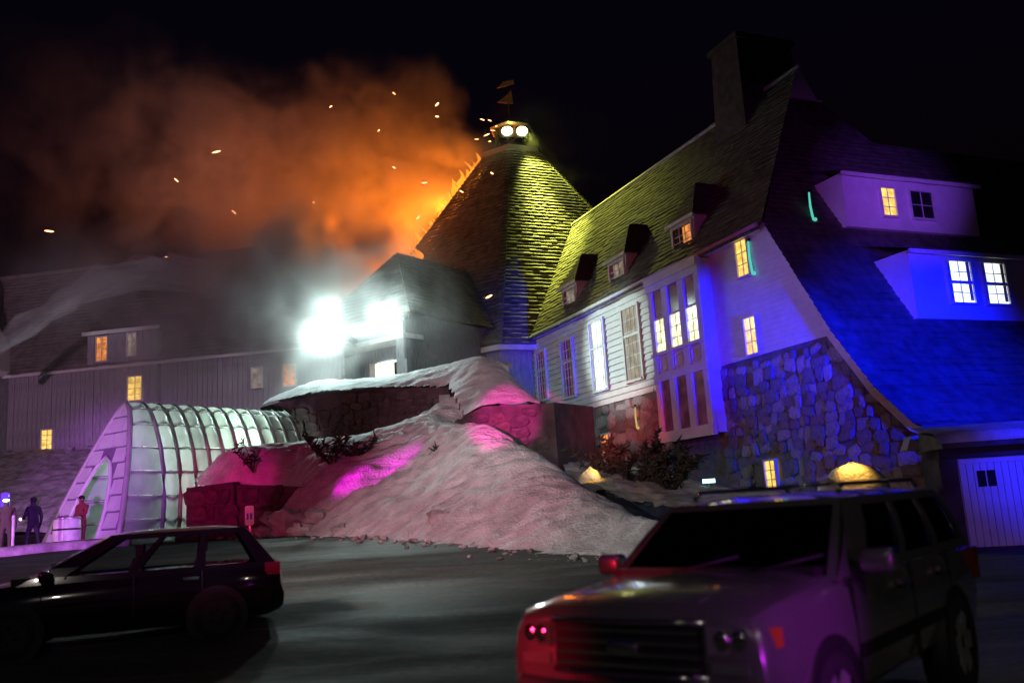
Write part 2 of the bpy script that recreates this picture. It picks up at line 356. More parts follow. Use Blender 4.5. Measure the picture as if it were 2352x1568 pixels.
# hip-roofed dormers on R1
def r1z(n): return 11.65 + n * (R1z - 11.65) / R1n
for k, (s, lit) in enumerate(((14.15, W_dim), (8.6, W_dim), (2.55, W_orange))):
    nf, hw, zb, ze = .58, .98, 12.45, 13.85
    d = MB()
    d.prism([(nf, zb - .15), (nf, ze), (nf + 1.05, ze), ((zb - .15 - 11.65) / 1.468, zb - .15)], 'x', -s - hw, -s + hw)
    do = d.build('dormer', white, wing)
    e = hw + .16; nr0 = nf + .95; zr = 15.7; nb = (zr - 11.65) / 1.468 + .1; ne = nf - .18; nbe = (ze - 11.65) / 1.468 + .05
    rf = MB(); A = l(s + e, ne, ze); B = l(s - e, ne, ze); C = l(s, nr0, zr); D = l(s, nb, zr); E1 = l(s + e, nbe, ze); E2 = l(s - e, nbe, ze)
    rf.courses(A, B, C, C, 8, .03, 6); rf.courses(B, E2, D, C, 8, .03, 6); rf.courses(E1, A, C, D, 8, .03, 6)
    rf.poly([E1, E2, B, A]); rf.build('dormer_roof', shingle, do)
    MB().box(-s - e, -s + e, ne - .03, ne + .04, ze - .13, ze + .02).build('eave_board', trim, do)
    wdw = MB(); x0, x1 = -s - .68, -s + .72
    wdw.box(x0 - .1, x0, nf - .1, nf, zb, ze - .18); wdw.box(x1, x1 + .1, nf - .1, nf, zb, ze - .18); wdw.box(x0, x1, nf - .1, nf, zb, zb + .1); wdw.box(x0, x1, nf - .1, nf, ze - .28, ze - .18)
    wdw.build('window_frame', trim, do)
    MB().box(x0, x1 - .02, nf - .03, nf - .005, zb + .1, ze - .28).build('pane', red_pane_glow if k < 2 else darkglass, do)
    MB().box(x0 + (.35 if k < 2 else .72), x1 - .06, nf - .045, nf - .028, zb + .16, ze - .34).build('lit_pane', lit, do)
    mu = MB()
    for q in (.33, .66): mu.box(x0 + (x1 - x0) * q - .02, x0 + (x1 - x0) * q + .02, nf - .07, nf - .03, zb + .1, ze - .28)
    for q in (.36, .68): mu.box(x0, x1, nf - .066, nf - .03, zb + .1 + .9 * q, zb + .14 + .9 * q)
    mu.build('muntin', trim, do)
# long shed dormers on R2
def r2s(z):
    for (s0, z0), (s1, z1) in zip(prof, prof[1:] + [(-.65, 17.05)]):
        if z <= z1: return s0 + (s1 - s0) * (z - z0) / (z1 - z0)
    p0, p1 = prof[-1], (-.65, 17.05); return p0[0] + (p1[0] - p0[0]) * (z - p0[1]) / (p1[1] - p0[1])
for (sf, n0, n1, zb, zt) in ((-4.1, 3.65, 10.8, 12.0, 13.85), (-6.5, 3.97, 13.5, 7.8, 10.0)):
    d = MB(); sb = r2s(zb) if False else r2s(zb + .02)
    d.prism([(-sf, zb - .35), (-sf, zt), (-r2s(zt) - 0.0, zt), (-r2s(zb) - .3, zb - .35)], 'y', n0, n1)
    do = d.build('shed_dormer', white, wing)
    sr = r2s(zt + .75) if zt < 12 else -3.78 + (zt + .75 - 11.76) * .5917
    MB().courses((-sf + .3, n0 - .2, zt - .02), (-sf + .3, n1 + .2, zt - .02), (-sr, n1 + .2, zt + .75), (-sr, n0 - .2, zt + .75), 8, .03, 12).build('dormer_roof', shingle, do)
    MB().box(-sf + .2, -sf + .28, n0 - .2, n1 + .2, zt - .18, zt - .03).build('eave_board', trim, do)
    if zb > 10:
        window(wing, 5.55, 6.25, -sf, 12.2, 13.35, W_amber, 3, 2, .08, side=1, axis='y')
        window(wing, 7.1, 8.3, -sf, 12.2, 13.35, darkglass, 2, 2, .08, side=1, axis='y')
    else:
        for a in (5.7, 7.5): window(wing, a, a + 1.2, -sf, 8.07, 9.65, W_white, 4, 2, .08, side=1, axis='y', split=8.85)
# windows of the long front
for k, (a0, a1, z0, z1, lit) in enumerate(((16.5, 17.7, 7.75, 10.5, red_pane_glow), (12.95, 14.3, 7.45, 10.5, red_pane_glow), (9.3, 10.75, 7.3, 10.8, W_white), (5.85, 7.3, 7.3, 10.75, W_dim))):
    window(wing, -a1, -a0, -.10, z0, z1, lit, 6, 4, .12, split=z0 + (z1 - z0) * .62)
window(wing, -10.3, -9.6, -.12, 3.9, 5.0, W_orange, 2, 2, .08)
# gable wall windows
for z0 in (9.98, 6.9): window(wing, 1.92, 2.60, -.045, z0, z0 + 1.42, W_amber, 3, 2, .07)
window(wing, 2.28, 2.85, -.1, 1.78, 2.8, W_amber, 3, 2, .07)
# the two storey bay
bay = MB(); y0 = -.65
bay.box(-4.0, -.0, y0 + .12, .018, 4.15, 11.36)
bayo = bay.build('bay', white, wing)
px = [(-4.0, -3.66), (-2.88, -2.42), (-1.60, -1.14), (-.34, .02)]
for a, b in px: MB().box(a, b, y0 - .02, y0 + .12, 4.5, 10.95).build('pilaster', white, bayo)
for z0, z1, pr_ in ((4.05, 4.5, .08), (6.72, 7.05, .03), (7.86, 8.0, .06), (10.75, 11.05, .05), (11.05, 11.4, .14)): MB().box(-4.06, .06, y0 - .02 - pr_, y0 + .117, z0, z1).build('rail', white, bayo)
for (a, b), (c, d_), lit in zip(px, px[1:], (W_pale, W_pale, W_pale)):
    MB().box(b, c, y0 + .05, y0 + .118, 7.05, 7.86).build('panel', white, bayo)
    fr = MB(); q = .09
    fr.box(b + .08, c - .08, y0 + .0, y0 + .05, 7.18, 7.24); fr.box(b + .08, c - .08, y0 + .0, y0 + .05, 7.67, 7.73); fr.box(b + .08, b + .14, y0, y0 + .05, 7.24, 7.67); fr.box(c - .14, c - .08, y0, y0 + .05, 7.24, 7.67)
    fr.build('panel_moulding', white, bayo)
    MB().box(b, c, y0 + .06, y0 + .115, 9.52, 10.75).build('pane', red_pane_glow, bayo)
    MB().box(b + .03, c - .03, y0 + .05, y0 + .112, 8.0, 9.46).build('lit_pane', lit, bayo)
    MB().box(b, c, y0 + .02, y0 + .113, 9.44, 9.54).build('transom', white, bayo)
    MB().box(b, c, y0 + .06, y0 + .115, 4.5, 6.72).build('pane', red_pane_glow, bayo)
    mu = MB(); mid = (b + c) / 2; mu.box(mid - .015, mid + .015, y0 + .03, y0 + .06, 8.0, 9.44)
    for zq in (8.4, 8.9): mu.box(b, c, y0 + .03, y0 + .06, zq, zq + .03)
    mu.build('muntin', white, bayo)
# light trails given shape as glowing hooked tubes; no such fittings here
def light_trail(label, parent_frame, s, n, z, L, mt):
    R = Matrix.Rotation(WAROT, 4, 'Z'); o = Vector((8.41, 36.25, 0))
    pts = [(-s, n, z), (-s + .02, n - .04, z - L * .5), (-s + .10, n - .06, z - L * .9), (-s + .16, n - .08, z - L), (-s + .28, n - .10, z - L - .02)]
    pts = [o + R @ Vector(p) for p in pts]
    root = thing('hooked_light_trail', label, 'lamp', pts[0], 0, 'hooked light trails on the wing')
    q = [Vector(p) - pts[0] for p in pts]
    MB().tube(q, [.035, .045, .05, .06, .075], 8).build('glowing_trail', mt, root)
    MB().box(-.06, .06, -.06, .06, -.02, .10).build('bracket', metal_d, root)
teal = glow('teal_trail', (.12, .75, .58), .8)
light_trail('short teal light trail shaped as a hooked tube on the violet clapboard gable wall', wing, -2.75, -.12, 11.25, 1.35, teal)
light_trail('short teal light trail shaped as a hooked tube on the dark cross roof', wing, -3.55, 2.45, 13.15, 1.2, teal)
light_trail('pale yellow light trail shaped as a hooked tube on the stone base', wing, 6.7, -.22, 6.0, 1.0, glow('yellow_trail', (.8, .75, .25), .5))
# ================================================================== HEAD HOUSE (six-sided pyramid roof)
TC = Vector((.96, 67.08, 0)); RB, RT, TH, ZB, ZT = 15.64, 2.35, -.11, 11.14, 28.55
tower = thing('head_house', 'six sided head house with steep pyramid shingle roof lit yellow green from its cupola', 'lodge tower', TC)
def hv(k, R, z): a = TH + k * math.pi / 3; return Vector((R * math.sin(a), -R * math.cos(a), z))
tw = MB()
for k in range(6): tw.poly([hv(k, RB - .6, 2), hv(k + 1, RB - .6, 2), hv(k + 1, RB - .6, ZB + .2), hv(k, RB - .6, ZB + .2)])
tw.build('wall', greyboard, tower)
ev = MB()
for k in range(6): ev.hexa([hv(k, RB + .02, ZB - .35), hv(k + 1, RB + .02, ZB - .35), hv(k + 1, RB - .5, ZB - .35), hv(k, RB - .5, ZB - .35), hv(k, RB + .02, ZB - .05), hv(k + 1, RB + .02, ZB - .05), hv(k + 1, RB - .5, ZB - .05), hv(k, RB - .5, ZB - .05)])
ev.build('eave', trim, tower)
for k in range(6):
    m = MB().courses(hv(k, RB, ZB), hv(k + 1, RB, ZB), hv(k + 1, RT, ZT), hv(k, RT, ZT), 58 if k in (0, 5, 4) else 20, .12, 22, .12, .4); m.build('roof_face', tshingle, tower)
    rc = MB(); A, B = hv(k, RB, ZB), hv(k, RT, ZT); od = hv(k, 1, 0)
    for i in range(56):
        p = A.lerp(B, i / 56) + od * .06; q = A.lerp(B, (i + .92) / 56) + od * .02; t = Vector((-od.y, od.x, 0)) * .2
        rc.hexa([p - t, p + t, p + t + od * .12, p - t + od * .12, q - t, q + t, q + t + od * .05, q - t + od * .05])
    rc.build('ridge_cap', tshingle, tower)
MB().prism([tuple(hv(k, RT + .1, 0))[:2] for k in range(6)], 'z', ZT - .05, ZT + .35).build('roof_collar', trim, tower)
cup = MB(); cup.prism([tuple(hv(k, 1.35, 0))[:2] for k in range(6)], 'z', ZT + .3, ZT + 1.0); cup.build('cupola', chim_m, tower)
cr = MB()
for k in range(6):
    cr.poly([hv(k, 1.75, ZT + 2.5), hv(k + 1, 1.75, ZT + 2.5), hv(k + 1, .12, ZT + 3.4), hv(k, .12, ZT + 3.4)])
    cr.poly([hv(k, 1.75, ZT + 2.5), hv(k, 1.55, ZT + 2.35), hv(k + 1, 1.55, ZT + 2.35), hv(k + 1, 1.75, ZT + 2.5)])
    MB().tube([hv(k, 1.25, ZT + .9), hv(k, 1.3, ZT + 2.45)], .09, 6).build('post', chim_m, tower)
cr.build('cupola_roof', mat('cupola_roof_metal', (.30, .22, .20), .6, .2), tower)
vane = thing('weathervane', 'copper goose weathervane on the mast above the cupola', 'weathervane', TC + Vector((0, 0, ZT + 3.35)))
cop = mat('weathered_copper', (.34, .17, .11), .6, .3)
MB().tube([(0, 0, 0), (0, 0, 3.6)], [.07, .035], 6).build('mast', metal_d, vane)
v1 = MB(); v1.prism([(-.9, 1.55), (.35, 1.35), (.28, 2.55), (-.1, 2.1)], 'y', -.05, .05); v1.build('body_plate', cop, vane)
v2 = MB(); v2.prism([(-.85, 2.75), (.55, 3.05), (.5, 3.4), (-.35, 3.25), (-.6, 2.95)], 'y', -.05, .05); v2.build('wing_plate', cop, vane)
# cupola floods
ylw = glow('yellow_flood_lens', (.95, 1, .45), 14)
for pxx, name in ((1165, 'a'), (1199, 'b')):
    p = at(pxx, 304, 65.2)
    L = thing('roof_floodlight', 'yellow green floodlight burning on the cupola platform', 'floodlight', p, 0, 'cupola floodlights')
    MB().ball((0, -.25, 0), .42, 12, 8, 0, (1, .35, .85)).build('lens', ylw, L)
    MB().box(-.5, .5, -.12, .3, -.45, .45).build('housing', metal_d, L)
    MB().tube([(0, .1, -.4), (0, .1, ZT + .3 - p.z)], .05, 6).build('stand', metal_d, L)
cfl = TC + Vector((2.7 * math.sin(TH + math.pi / 6), -2.7 * math.cos(TH + math.pi / 6), ZT + .95))
rmid = TC + Vector((9 * math.sin(TH + .72), -9 * math.cos(TH + .72), ZT - 8))
lamp('cupola_flood_light', TC + Vector((0, -1.9, ZT + 2.0)), 130, (.9, 1, .2), radius=.2)
lamp('cupola_flood_light', cfl, 10000, (.92, 1, .14), aim=rmid, spot=68, blend=.5, radius=.25)
lamp('cupola_flood_light', cfl + Vector((.4, -.3, .1)), 60000, (.95, 1, .12), aim=(4.3, 56.5, 15), spot=28, blend=1, radius=.3)
# ================================================================== ENTRANCE BLOCK (projects from the head house)
EX = Vector((.805, -.594, 0)); EROT = math.atan2(-.594, .805)
eb0 = at(947, 880, 47.5)
block = thing('entrance_block', 'floodlit grey entrance block with hip roof and porch in front of the tower', 'lodge entrance', (eb0.x, eb0.y, 0), EROT)
eb = MB(); eb.box(-7.6, -6.9, 0, 8, 4.5, 12.3); eb.box(-6.9, -.1, .9, 8, 10.3, 12.3); eb.box(-6.9, -4.1, .9, 8, 4.5, 10.3); eb.box(-1.5, -.1, .9, 8, 4.5, 10.3); eb.box(-.1, .0, .0, 8, 4.5, 12.3)
eb.build('wall', greyboard, block)
MB().box(-4.1, -1.5, 1.35, 1.4, 6.5, 10.3).build('lit_room', W_room, block)
MB().box(-3.3, -1.6, .75, 1.3, 10.1, 10.2).build('porch_lamp_panel', W_white, block)
MB().box(-2.2, -2.1, .95, 1.1, 6.6, 10.3).build('door_post', metal_d, block)
MB().box(-2.1, -1.5, .95, 1.05, 9.2, 9.3).build('door_bar', metal_d, block)
for a in (-6.9, -.75): MB().box(a, a + .75, -.35, .9, 4.5, 12.0).build('pilaster', greyboard, block)
MB().box(-7.0, .1, -.5, .95, 11.0, 11.25).build('porch_beam', trim, block)
er = MB(); zr = 17.2
A, B, C_, D_ = (-8.3, -.7, 12.2), (.7, -.7, 12.2), (-3.8, 3.2, zr), (-3.8, 13, zr)
er.courses(A, B, C_, C_, 18, .06, 10); er.courses(B, (.7, 12, 12.2), D_, C_, 18, .06, 10); er.courses((-8.3, 12, 12.2), A, C_, D_, 18, .06, 10)
er.build('roof', tshingle, block)
flood_w = glow('white_flood_lens', (.80, 1, .97), 60)
def floodlight(label, p, power, n_heads, scale):
    L = thing('floodlight', label, 'floodlight', p, EROT, 'entrance floodlights')
    for i in range(n_heads):
        a = (i - (n_heads - 1) / 2) * .72 * scale
        MB().ball((a, -.1, 0), .52 * scale, 14, 9, 0, (1, .4, 1)).build('lens', flood_w, L)
        MB().box(a - .3 * scale, a + .3 * scale, 0, .22, -.34 * scale, .34 * scale).build('housing', metal_l, L)
    MB().tube([(0, .3, 0), (0, .55, 0), (0, .6, -2.2)], .07, 8).build('pipe_mount', metal_l, L)
    return L
f1 = at(765, 762, 45.2); f2 = at(909, 726, 46.2)
floodlight('twin white floodlight blazing in the smoke beside the porch of the entrance', f1, 0, 2, .8)
floodlight('white floodlight blazing on the pilaster of the entrance block', f2, 0, 1, .8)
lamp('entrance_flood_light', f1 + Vector((0, -.9,  .9)), 340, (.66, 1, .95), radius=.3)
lamp('entrance_flood_light', f2 + Vector((0, -.9,  .7)), 300, (.70, 1, .97), radius=.3)
lamp('entrance_flood_light', f1 + Vector((-.5, -1.0, .1)), 4200, (.70, 1, .95), aim=f1 + Vector((.2, -6, -4.6)), spot=92, blend=.6, radius=.5)
lamp('entrance_flood_light', f2 + Vector((-.2, -1.0, .1)), 3200, (.74, 1, .97), aim=f2 + Vector((-.4, -6, -4.6)), spot=92, blend=.6, radius=.4)
lamp('entrance_flood_light', f1 + Vector((.5, -1.5, -.2)), 10500, (.78, 1, .97), aim=(5.2, 44.0, 9.2), spot=31, blend=.6, radius=.3)
# ================================================================== LEFT WING (vertical boards)
PH = math.radians(9.6)
lw = thing('lodge_wing', 'long lodge wing of grey vertical boards with a two window wall dormer in smoke', 'lodge wing', (-21.59, 50, 0), -PH)
lwall = MB().box(-16, 12.5, .03, .5, 2, 11.2).build('wall', greyboard, lw)
x = -7.6; pb = []
for q in range(4):
    h = random.uniform(-.01, .012)
    pb.append(MB().box(0, .285, -.03 + h, .05, 6.13, 11.15).data('board', greyboard))
while x < 12.3:
    if not (-2.45 < x + .15 < 1.9): link('board', random.choice(pb), lwall, (x, random.uniform(-.012, .012), 0))
    x += .30
MB().box(-16, 12.5, -.14, .03, 6.0, 6.12).build('base_board', trim, lw)
MB().box(-16, 12.5, -.05, .028, 1, 6.0).build('foundation', mortar, lw)
rf = MB(); rf.courses((-7.9, -.5, 10.95), (13, -.5, 10.95), (5.5, 5.3, 18.6), (-12.6, 5.3, 18.6), 30, .06, 30, .5, .6); rf.courses((13, -.5, 10.95), (13, 11, 10.95), (5.5, 5.3, 18.6), (5.5, 5.3, 18.6), 20, .06, 8, .5, .6)
rf.courses((13, 11, 11), (-13, 11, 11), (-13, 5.3, 18.6), (5.5, 5.3, 18.6), 6, .05, 4)
rf.build('roof', tshingle, lw)
MB().box(-7.9, 12.5, -.52, -.44, 10.82, 11.0).build('fascia_board', trim, lw)
wd = MB(); wd.box(-2.45, 1.85, -.32, .1, 6.6, 12.95)
wdo = wd.build('wall_dormer', greyboard, lw)
x = -2.45
while x < 1.7:
    m = MB().box(x, x + .41, -.36 + random.uniform(-.03, .03), -.3, 6.6, 12.85); m.build('board', greyboard, wdo); x += .43
MB().prism([(-.55, 12.8), (-.55, 12.98), (2.6, 14.6), (2.6, 12.8)], 'x', -2.75, 2.15).build('dormer_roof', shingle, wdo)
MB().box(-2.7, 2.1, -.58, -.5, 12.8, 13.02).build('eave_board', trim, wdo)
for a0, a1, z0, z1, lit in ((-1.85, -1.2, 11.3, 12.65, W_orange), (.08, .58, 11.45, 12.7, W_dim), (.14, .97, 8.9, 10.22, W_amber)): window(lw, a0, a1, -.37, z0, z1, lit, 4, 2, .07)
for a0, a1, z0, z1, lit in ((-5.4, -4.75, 6.62, 7.7, W_amber), (7.38, 7.92, 9.05, 10.1, W_dim), (9.2, 9.88, 8.98, 10.1, W_orange)): window(lw, a0, a1, -.04, z0, z1, lit, 4, 2, .07)
cg = MB(); cg.prism([(-17, 2), (-7.75, 2), (-7.75, 11.2), (-11.6, 17.5), (-17, 17.5)], 'y', -.9, 1); cgo = cg.build('cross_gable', greyboard, lw)
MB().hexa([(-7.6, -1.1, 10.9), (-7.4, -1.1, 11.2), (-7.4, 1, 11.2), (-7.6, 1, 10.9), (-11.7, -1.1, 17.4), (-11.5, -1.1, 17.8), (-11.5, 1, 17.8), (-11.7, 1, 17.4)]).build('gable_rake', trim, cgo)
window(lw, -8.95, -8.3, -.92, 11.6, 12.5, W_orange, 3, 2, .07)
# ================================================================== snow banks
def tps(ctrl):
    P = np.array(ctrl, float); n = len(P)
    def U(r): return np.where(r > 1e-9, r * r * np.log(r + 1e-12), 0)
    Kk = U(np.linalg.norm(P[:, None, :2] - P[None, :, :2], axis=2)) + np.eye(n) * .15
    Q = np.hstack([np.ones((n, 1)), P[:, :2]]); A = np.block([[Kk, Q], [Q.T, np.zeros((3, 3))]])
    c = np.linalg.solve(A, np.concatenate([P[:, 2], np.zeros(3)]))
    return lambda X: U(np.linalg.norm(X[:, None, :] - P[None, :, :2], axis=2)) @ c[:n] + c[n] + X @ c[n + 1:]
def vnoise(X, f, seed):
    r = np.random.default_rng(seed); G = r.random((64, 64)); q = X * f; i = np.floor(q).astype(int); t = q - i; t = t * t * (3 - 2 * t)
    a = G[i[:, 0] % 64, i[:, 1] % 64]; b = G[(i[:, 0] + 1) % 64, i[:, 1] % 64]; c = G[i[:, 0] % 64, (i[:, 1] + 1) % 64]; d = G[(i[:, 0] + 1) % 64, (i[:, 1] + 1) % 64]
    return (a * (1 - t[:, 0]) + b * t[:, 0]) * (1 - t[:, 1]) + (c * (1 - t[:, 0]) + d * t[:, 0]) * t[:, 1] - .5
def inside(X, poly):
    r = np.zeros(len(X), bool); n = len(poly)
    for i in range(n):
        (x0, y0), (x1, y1) = poly[i], poly[(i + 1) % n]
        c = ((y0 > X[:, 1]) != (y1 > X[:, 1])) & (X[:, 0] < (x1 - x0) * (X[:, 1] - y0) / (y1 - y0 + 1e-12) + x0); r ^= c
    return r
def sheet(name, ctrl, outline, step, mt, label, amp=.10, drop=.25, seed=1, ridge=0):
    h = tps(ctrl); o = np.array(outline); lo, hi = o.min(0), o.max(0)
    X, Y = np.meshgrid(np.arange(lo[0], hi[0] + step, step), np.arange(lo[1], hi[1] + step, step)); Q = np.stack([X.ravel(), Y.ravel()], 1)
    z = h(Q) + amp * vnoise(Q, .7, seed) * 1.4 + amp * 1.5 * (.5 - np.abs(vnoise(Q * np.array([.55, 1.5]) + .15 * vnoise(Q, 2, 5)[:, None], 2.0, seed + 1)) * 2) + amp * .9 * (.5 - np.abs(vnoise(Q * np.array([.6, 1.4]), 4.3, seed + 2)) * 2)
    if ridge:
        wv = vnoise(Q, 1.3, seed + 5) * 5; z += ridge * np.sin(z * 16 + Q[:, 0] * 1.5 + wv) * np.clip(vnoise(Q, .9, seed + 7) * 3 + .5, 0, 1.4)
    ins = inside(Q, outline); nx, ny = X.shape[1], X.shape[0]
    m = MB(); idx = -np.ones(len(Q), int); faces = []
    for j in range(ny - 1):
        for i in range(nx - 1):
            a, b, c, d = j * nx + i, j * nx + i + 1, (j + 1) * nx + i + 1, (j + 1) * nx + i
            if ins[a] and ins[b] and ins[c] and ins[d]: faces.append((a, b, c, d))
    used = sorted({v for f in faces for v in f})
    for k, v in enumerate(used): idx[v] = k; m.v.append((Q[v, 0], Q[v, 1], z[v]))
    m.f = [tuple(idx[v] for v in f) for f in faces]; m.sm = [True] * len(m.f)
    ob = m.build(name, mt); tag(ob, label, kind='structure')
    return ob, h
def P3(px, py, Y): p = at(px, py, Y); return (p.x, p.y, p.z)
base = [(560, 1232, 32), (600, 1230, 31), (700, 1237, 28.5), (850, 1242, 25.5), (1000, 1249, 23.2), (1150, 1255, 21.5), (1300, 1262, 20), (1420, 1268, 19.2), (1500, 1262, 19)]
crest = [(470, 1090, 33), (510, 1046, 33.2), (580, 1030, 33.5), (690, 1021, 33.5), (760, 1013, 33.6), (850, 994, 33.8), (950, 962, 34.2), (1030, 918, 35), (1075, 880, 35.8), (1130, 832, 36.8)]
cr_r = [(1050, 970, 31.6), (1130, 986, 29.5), (1200, 1026, 27), (1270, 1073, 25), (1380, 1142, 22.4), (1470, 1190, 20.4), (1500, 1200, 19.9)]
mid = [(560, 1105, 32.2), (700, 1105, 31), (800, 1120, 29.2), (900, 1080, 29.8), (1000, 1080, 28), (1120, 1100, 25.5), (1230, 1140, 23), (1340, 1190, 21.3), (900, 1170, 26.5), (1050, 1170, 24.2), (1180, 1190, 22.6), (740, 1180, 29)]
ctrl = [P3(*q) for q in base + crest + cr_r + mid]
back = []
for q in cr_r: p = at(*q); back.append((p.x + 1.6, p.y + 2.2, p.z - 2.0))
for q in crest: p = at(*q); back.append((p.x, p.y + 2.0, p.z - .2))
skirt = []
for q in base: p = at(*q); skirt.append((p.x - .15, p.y - 1.3, ground_z(p.x, p.y) - .45))
outl = [(p[0], p[1]) for p in skirt] + [(skirt[-1][0] + 1.5, skirt[-1][1] + .5)] + [(at(*cr_r[-1]).x + 1.2, at(*cr_r[-1]).y + 1.5)] + [(p[0], p[1]) for p in back[:len(cr_r)][::-1]] + [(at(1180, 900, 37).x, 37.3)] + [(p[0], p[1] - .6) for p in back[len(cr_r):][::-1]] + [tuple(at(440, 1150, 33))[:2]]
lowbank, hlow = sheet('snow_bank', ctrl + back + skirt, outl, .105, snow, 'large rumpled snow bank sloping down to the parking lot', .11, ridge=.02, seed=3)
uf = [(596, 933, 40.4), (640, 921, 39.9), (780, 896, 38.4), (900, 889, 37.2), (1025, 886, 35.9), (1062, 958, 32.4), (1110, 930, 32.5), (1180, 927, 32.5), (1243, 924, 32.5)]
ub = [(620, 920, 42.2), (700, 889, 42.6), (770, 872, 42.6), (830, 885, 42.4), (900, 881, 42), (950, 874, 41.4), (1000, 855, 40), (1050, 836, 39), (1130, 827, 37.2), (1170, 855, 36), (1215, 905, 34.3), (1262, 926, 33)]
uc = [P3(*q) for q in uf + ub]
ubk = []
for q in ub: p = at(*q); ubk.append((p.x + .3, p.y + 2.2, p.z - .7))
uo = [(at(*q).x, at(*q).y - .10) for q in uf] + [(p[0], p[1]) for p in ubk[::-1]]
sheet('snow_bank', uc + ubk, uo, .14, snow, 'high floodlit snow bank on top of the stone terrace wall', .05, ridge=.015, seed=11)
# terrace walls
trim2 = mat('grey_box_paint', (.22, .23, .25), .5)
rs = [rubble, mat('rubble_stone_brown', (.12, .08, .08), .9, var=.4, bump=.8), rubble, rubble]
def stone_wall(label, pts_top, depth, zbot, name='terrace_wall', n_st=0, size=.6, seedm=rubble, cap=.0):
    """vertical stone wall following survey points (px,py,Y) of its top edge"""
    T = [at(*p) for p in pts_top]; o = T[0].copy(); o.z = zbot; root = thing(name, label, 'stone wall', o)
    m = MB(); N = len(T)
    for a, b in zip(T, T[1:]):
        a, b = a - o, b - o; d = (b - a); d.z = 0; nn = Vector((-d.y, d.x, 0)).normalized() * depth
        m.hexa([(a.x, a.y, 0), (b.x, b.y, 0), (b.x + nn.x, b.y + nn.y, 0), (a.x + nn.x, a.y + nn.y, 0), a, b, b + nn, a + nn])
    core = m.build('wall_core', seedm, root)
    if n_st:
        per = n_st // (N - 1)
        for a, b in zip(T, T[1:]):
            a, b = a - o, b - o; d = b - a; Lh = math.hypot(d.x, d.y); rz = math.atan2(d.y, d.x)
            stones(core, (((0, Lh), (max(0, max(a.z, b.z) - 2.9), max(a.z, b.z))), lambda q, z, a=a, b=b, Lh=Lh: .15 < q < Lh - .1 and z < a.z + (b.z - a.z) * q / Lh - .25), size,
                   mats=rs, to3=lambda q, z, a=a, d=d, Lh=Lh, rz=rz: ((a.x + d.x * q / Lh, a.y + d.y * q / Lh, z), (0, random.uniform(-.3, .3), rz)), maxn=per)
    return root
stone_wall('long dark rubble terrace wall between the two snow banks', [(560, 958, 41), (600, 935, 40.5), (640, 924, 40), (780, 899, 38.5), (900, 892, 37.3), (1030, 889, 36)], .6, 2.4, n_st=200, size=.42)
stone_wall('short rubble terrace wall glowing magenta under the high snow bank', [(1040, 972, 32.3), (1110, 933, 32.56), (1180, 930, 32.56), (1243, 927, 32.56)], .6, 2.4, n_st=70, size=.42)
stone_wall('dark blue lit side wall of the snow covered terrace', [(1243, 927, 32.58), (1335, 936, 36)], -.5, 0, n_st=30, size=.5)
stone_wall('low stone pillar under the lip of the snow bank lit deep pink', [(428, 1120, 31.4), (536, 1106, 31.2)], .5, .6, n_st=14, size=.5)
stone_wall('low dark stone wall beneath the snow bank beside the parking sign', [(538, 1112, 31.5), (705, 1118, 30.7)], .5, .6, n_st=24, size=.55)
MB().box(-.16, .16, -.12, 0, -.2, .2)
bx = thing('junction_box', 'small pale metal junction box on the long rubble wall', 'junction box', at(1022, 920, 35.9))
MB().box(-.2, .2, -.15, .5, -.2, .2).build('case', metal_d, bx); MB().box(-.22, .22, -.19, -.15, -.22, .22).build('lid', trim2, bx)
# loose snow chunks by the sign
for k, (qx, qy, qY, r) in enumerate(((655, 1195, 29.3, .42), (625, 1190, 30, .28), (720, 1190, 28.8, .36), (690, 1220, 28.6, .3), (600, 1220, 30.2, .25), (790, 1222, 27.3, .34), (950, 1240, 24.2, .22), (1010, 1190, 24.4, .3), (630, 1225, 29.8, .2))):
    m = MB().ball((0, 0, 0), r, 9, 6, .30, (1.25, 1, .8)); m.sm = [False] * len(m.sm); p = at(qx, qy, qY); o = m.build('snow_chunk', dirty if k % 3 else snow, None, p)
    tag(o, 'lumpy chunk of ploughed snow at the foot of the large bank', 'snow chunk', 'ploughed snow chunks')
clod = MB(); random.seed(44)
for k in range(300):
    t_ = random.random() * (len(base) - 1.01); i0 = int(t_); p = at(*base[i0]).lerp(at(*base[i0 + 1]), t_ - i0); p = p + Vector((random.uniform(-.3, .3), -abs(random.gauss(0, .9)) + .25, 0)); r = .015 + .07 * random.random() ** 3
    clod.ball((p.x, p.y, ground_z(p.x, p.y) + r * .4), r, 6, 4, .3, (1.4, 1, .75))
clod.sm = [False] * len(clod.sm)
tag(clod.build('snow_clods', dirty), 'small broken snow clods scattered along the foot of the large bank', 'snow clods', kind='stuff')
# bank along the left wing wall
sl = [P3(*q) for q in ((-60, 1230, 38), (100, 1215, 38), (300, 1190, 39), (520, 1150, 40), (-60, 1062, 49), (190, 1046, 48.6), (420, 1025, 48), (700, 960, 46.5), (880, 905, 45.5), (600, 1000, 43), (200, 1120, 43), (-200, 1070, 50), (-250, 1230, 38), (700, 1100, 40))]
so = [(-34, 37.6), (-12, 38), (-9, 37.5), (-4.5, 41), (-4, 47.4), (-8, 49), (-12, 48), (-38, 52.8)]
sheet('snow_field', sl, so, .4, dirty, 'grey snow field banked against the foundation of the long wing', .1, seed=21)
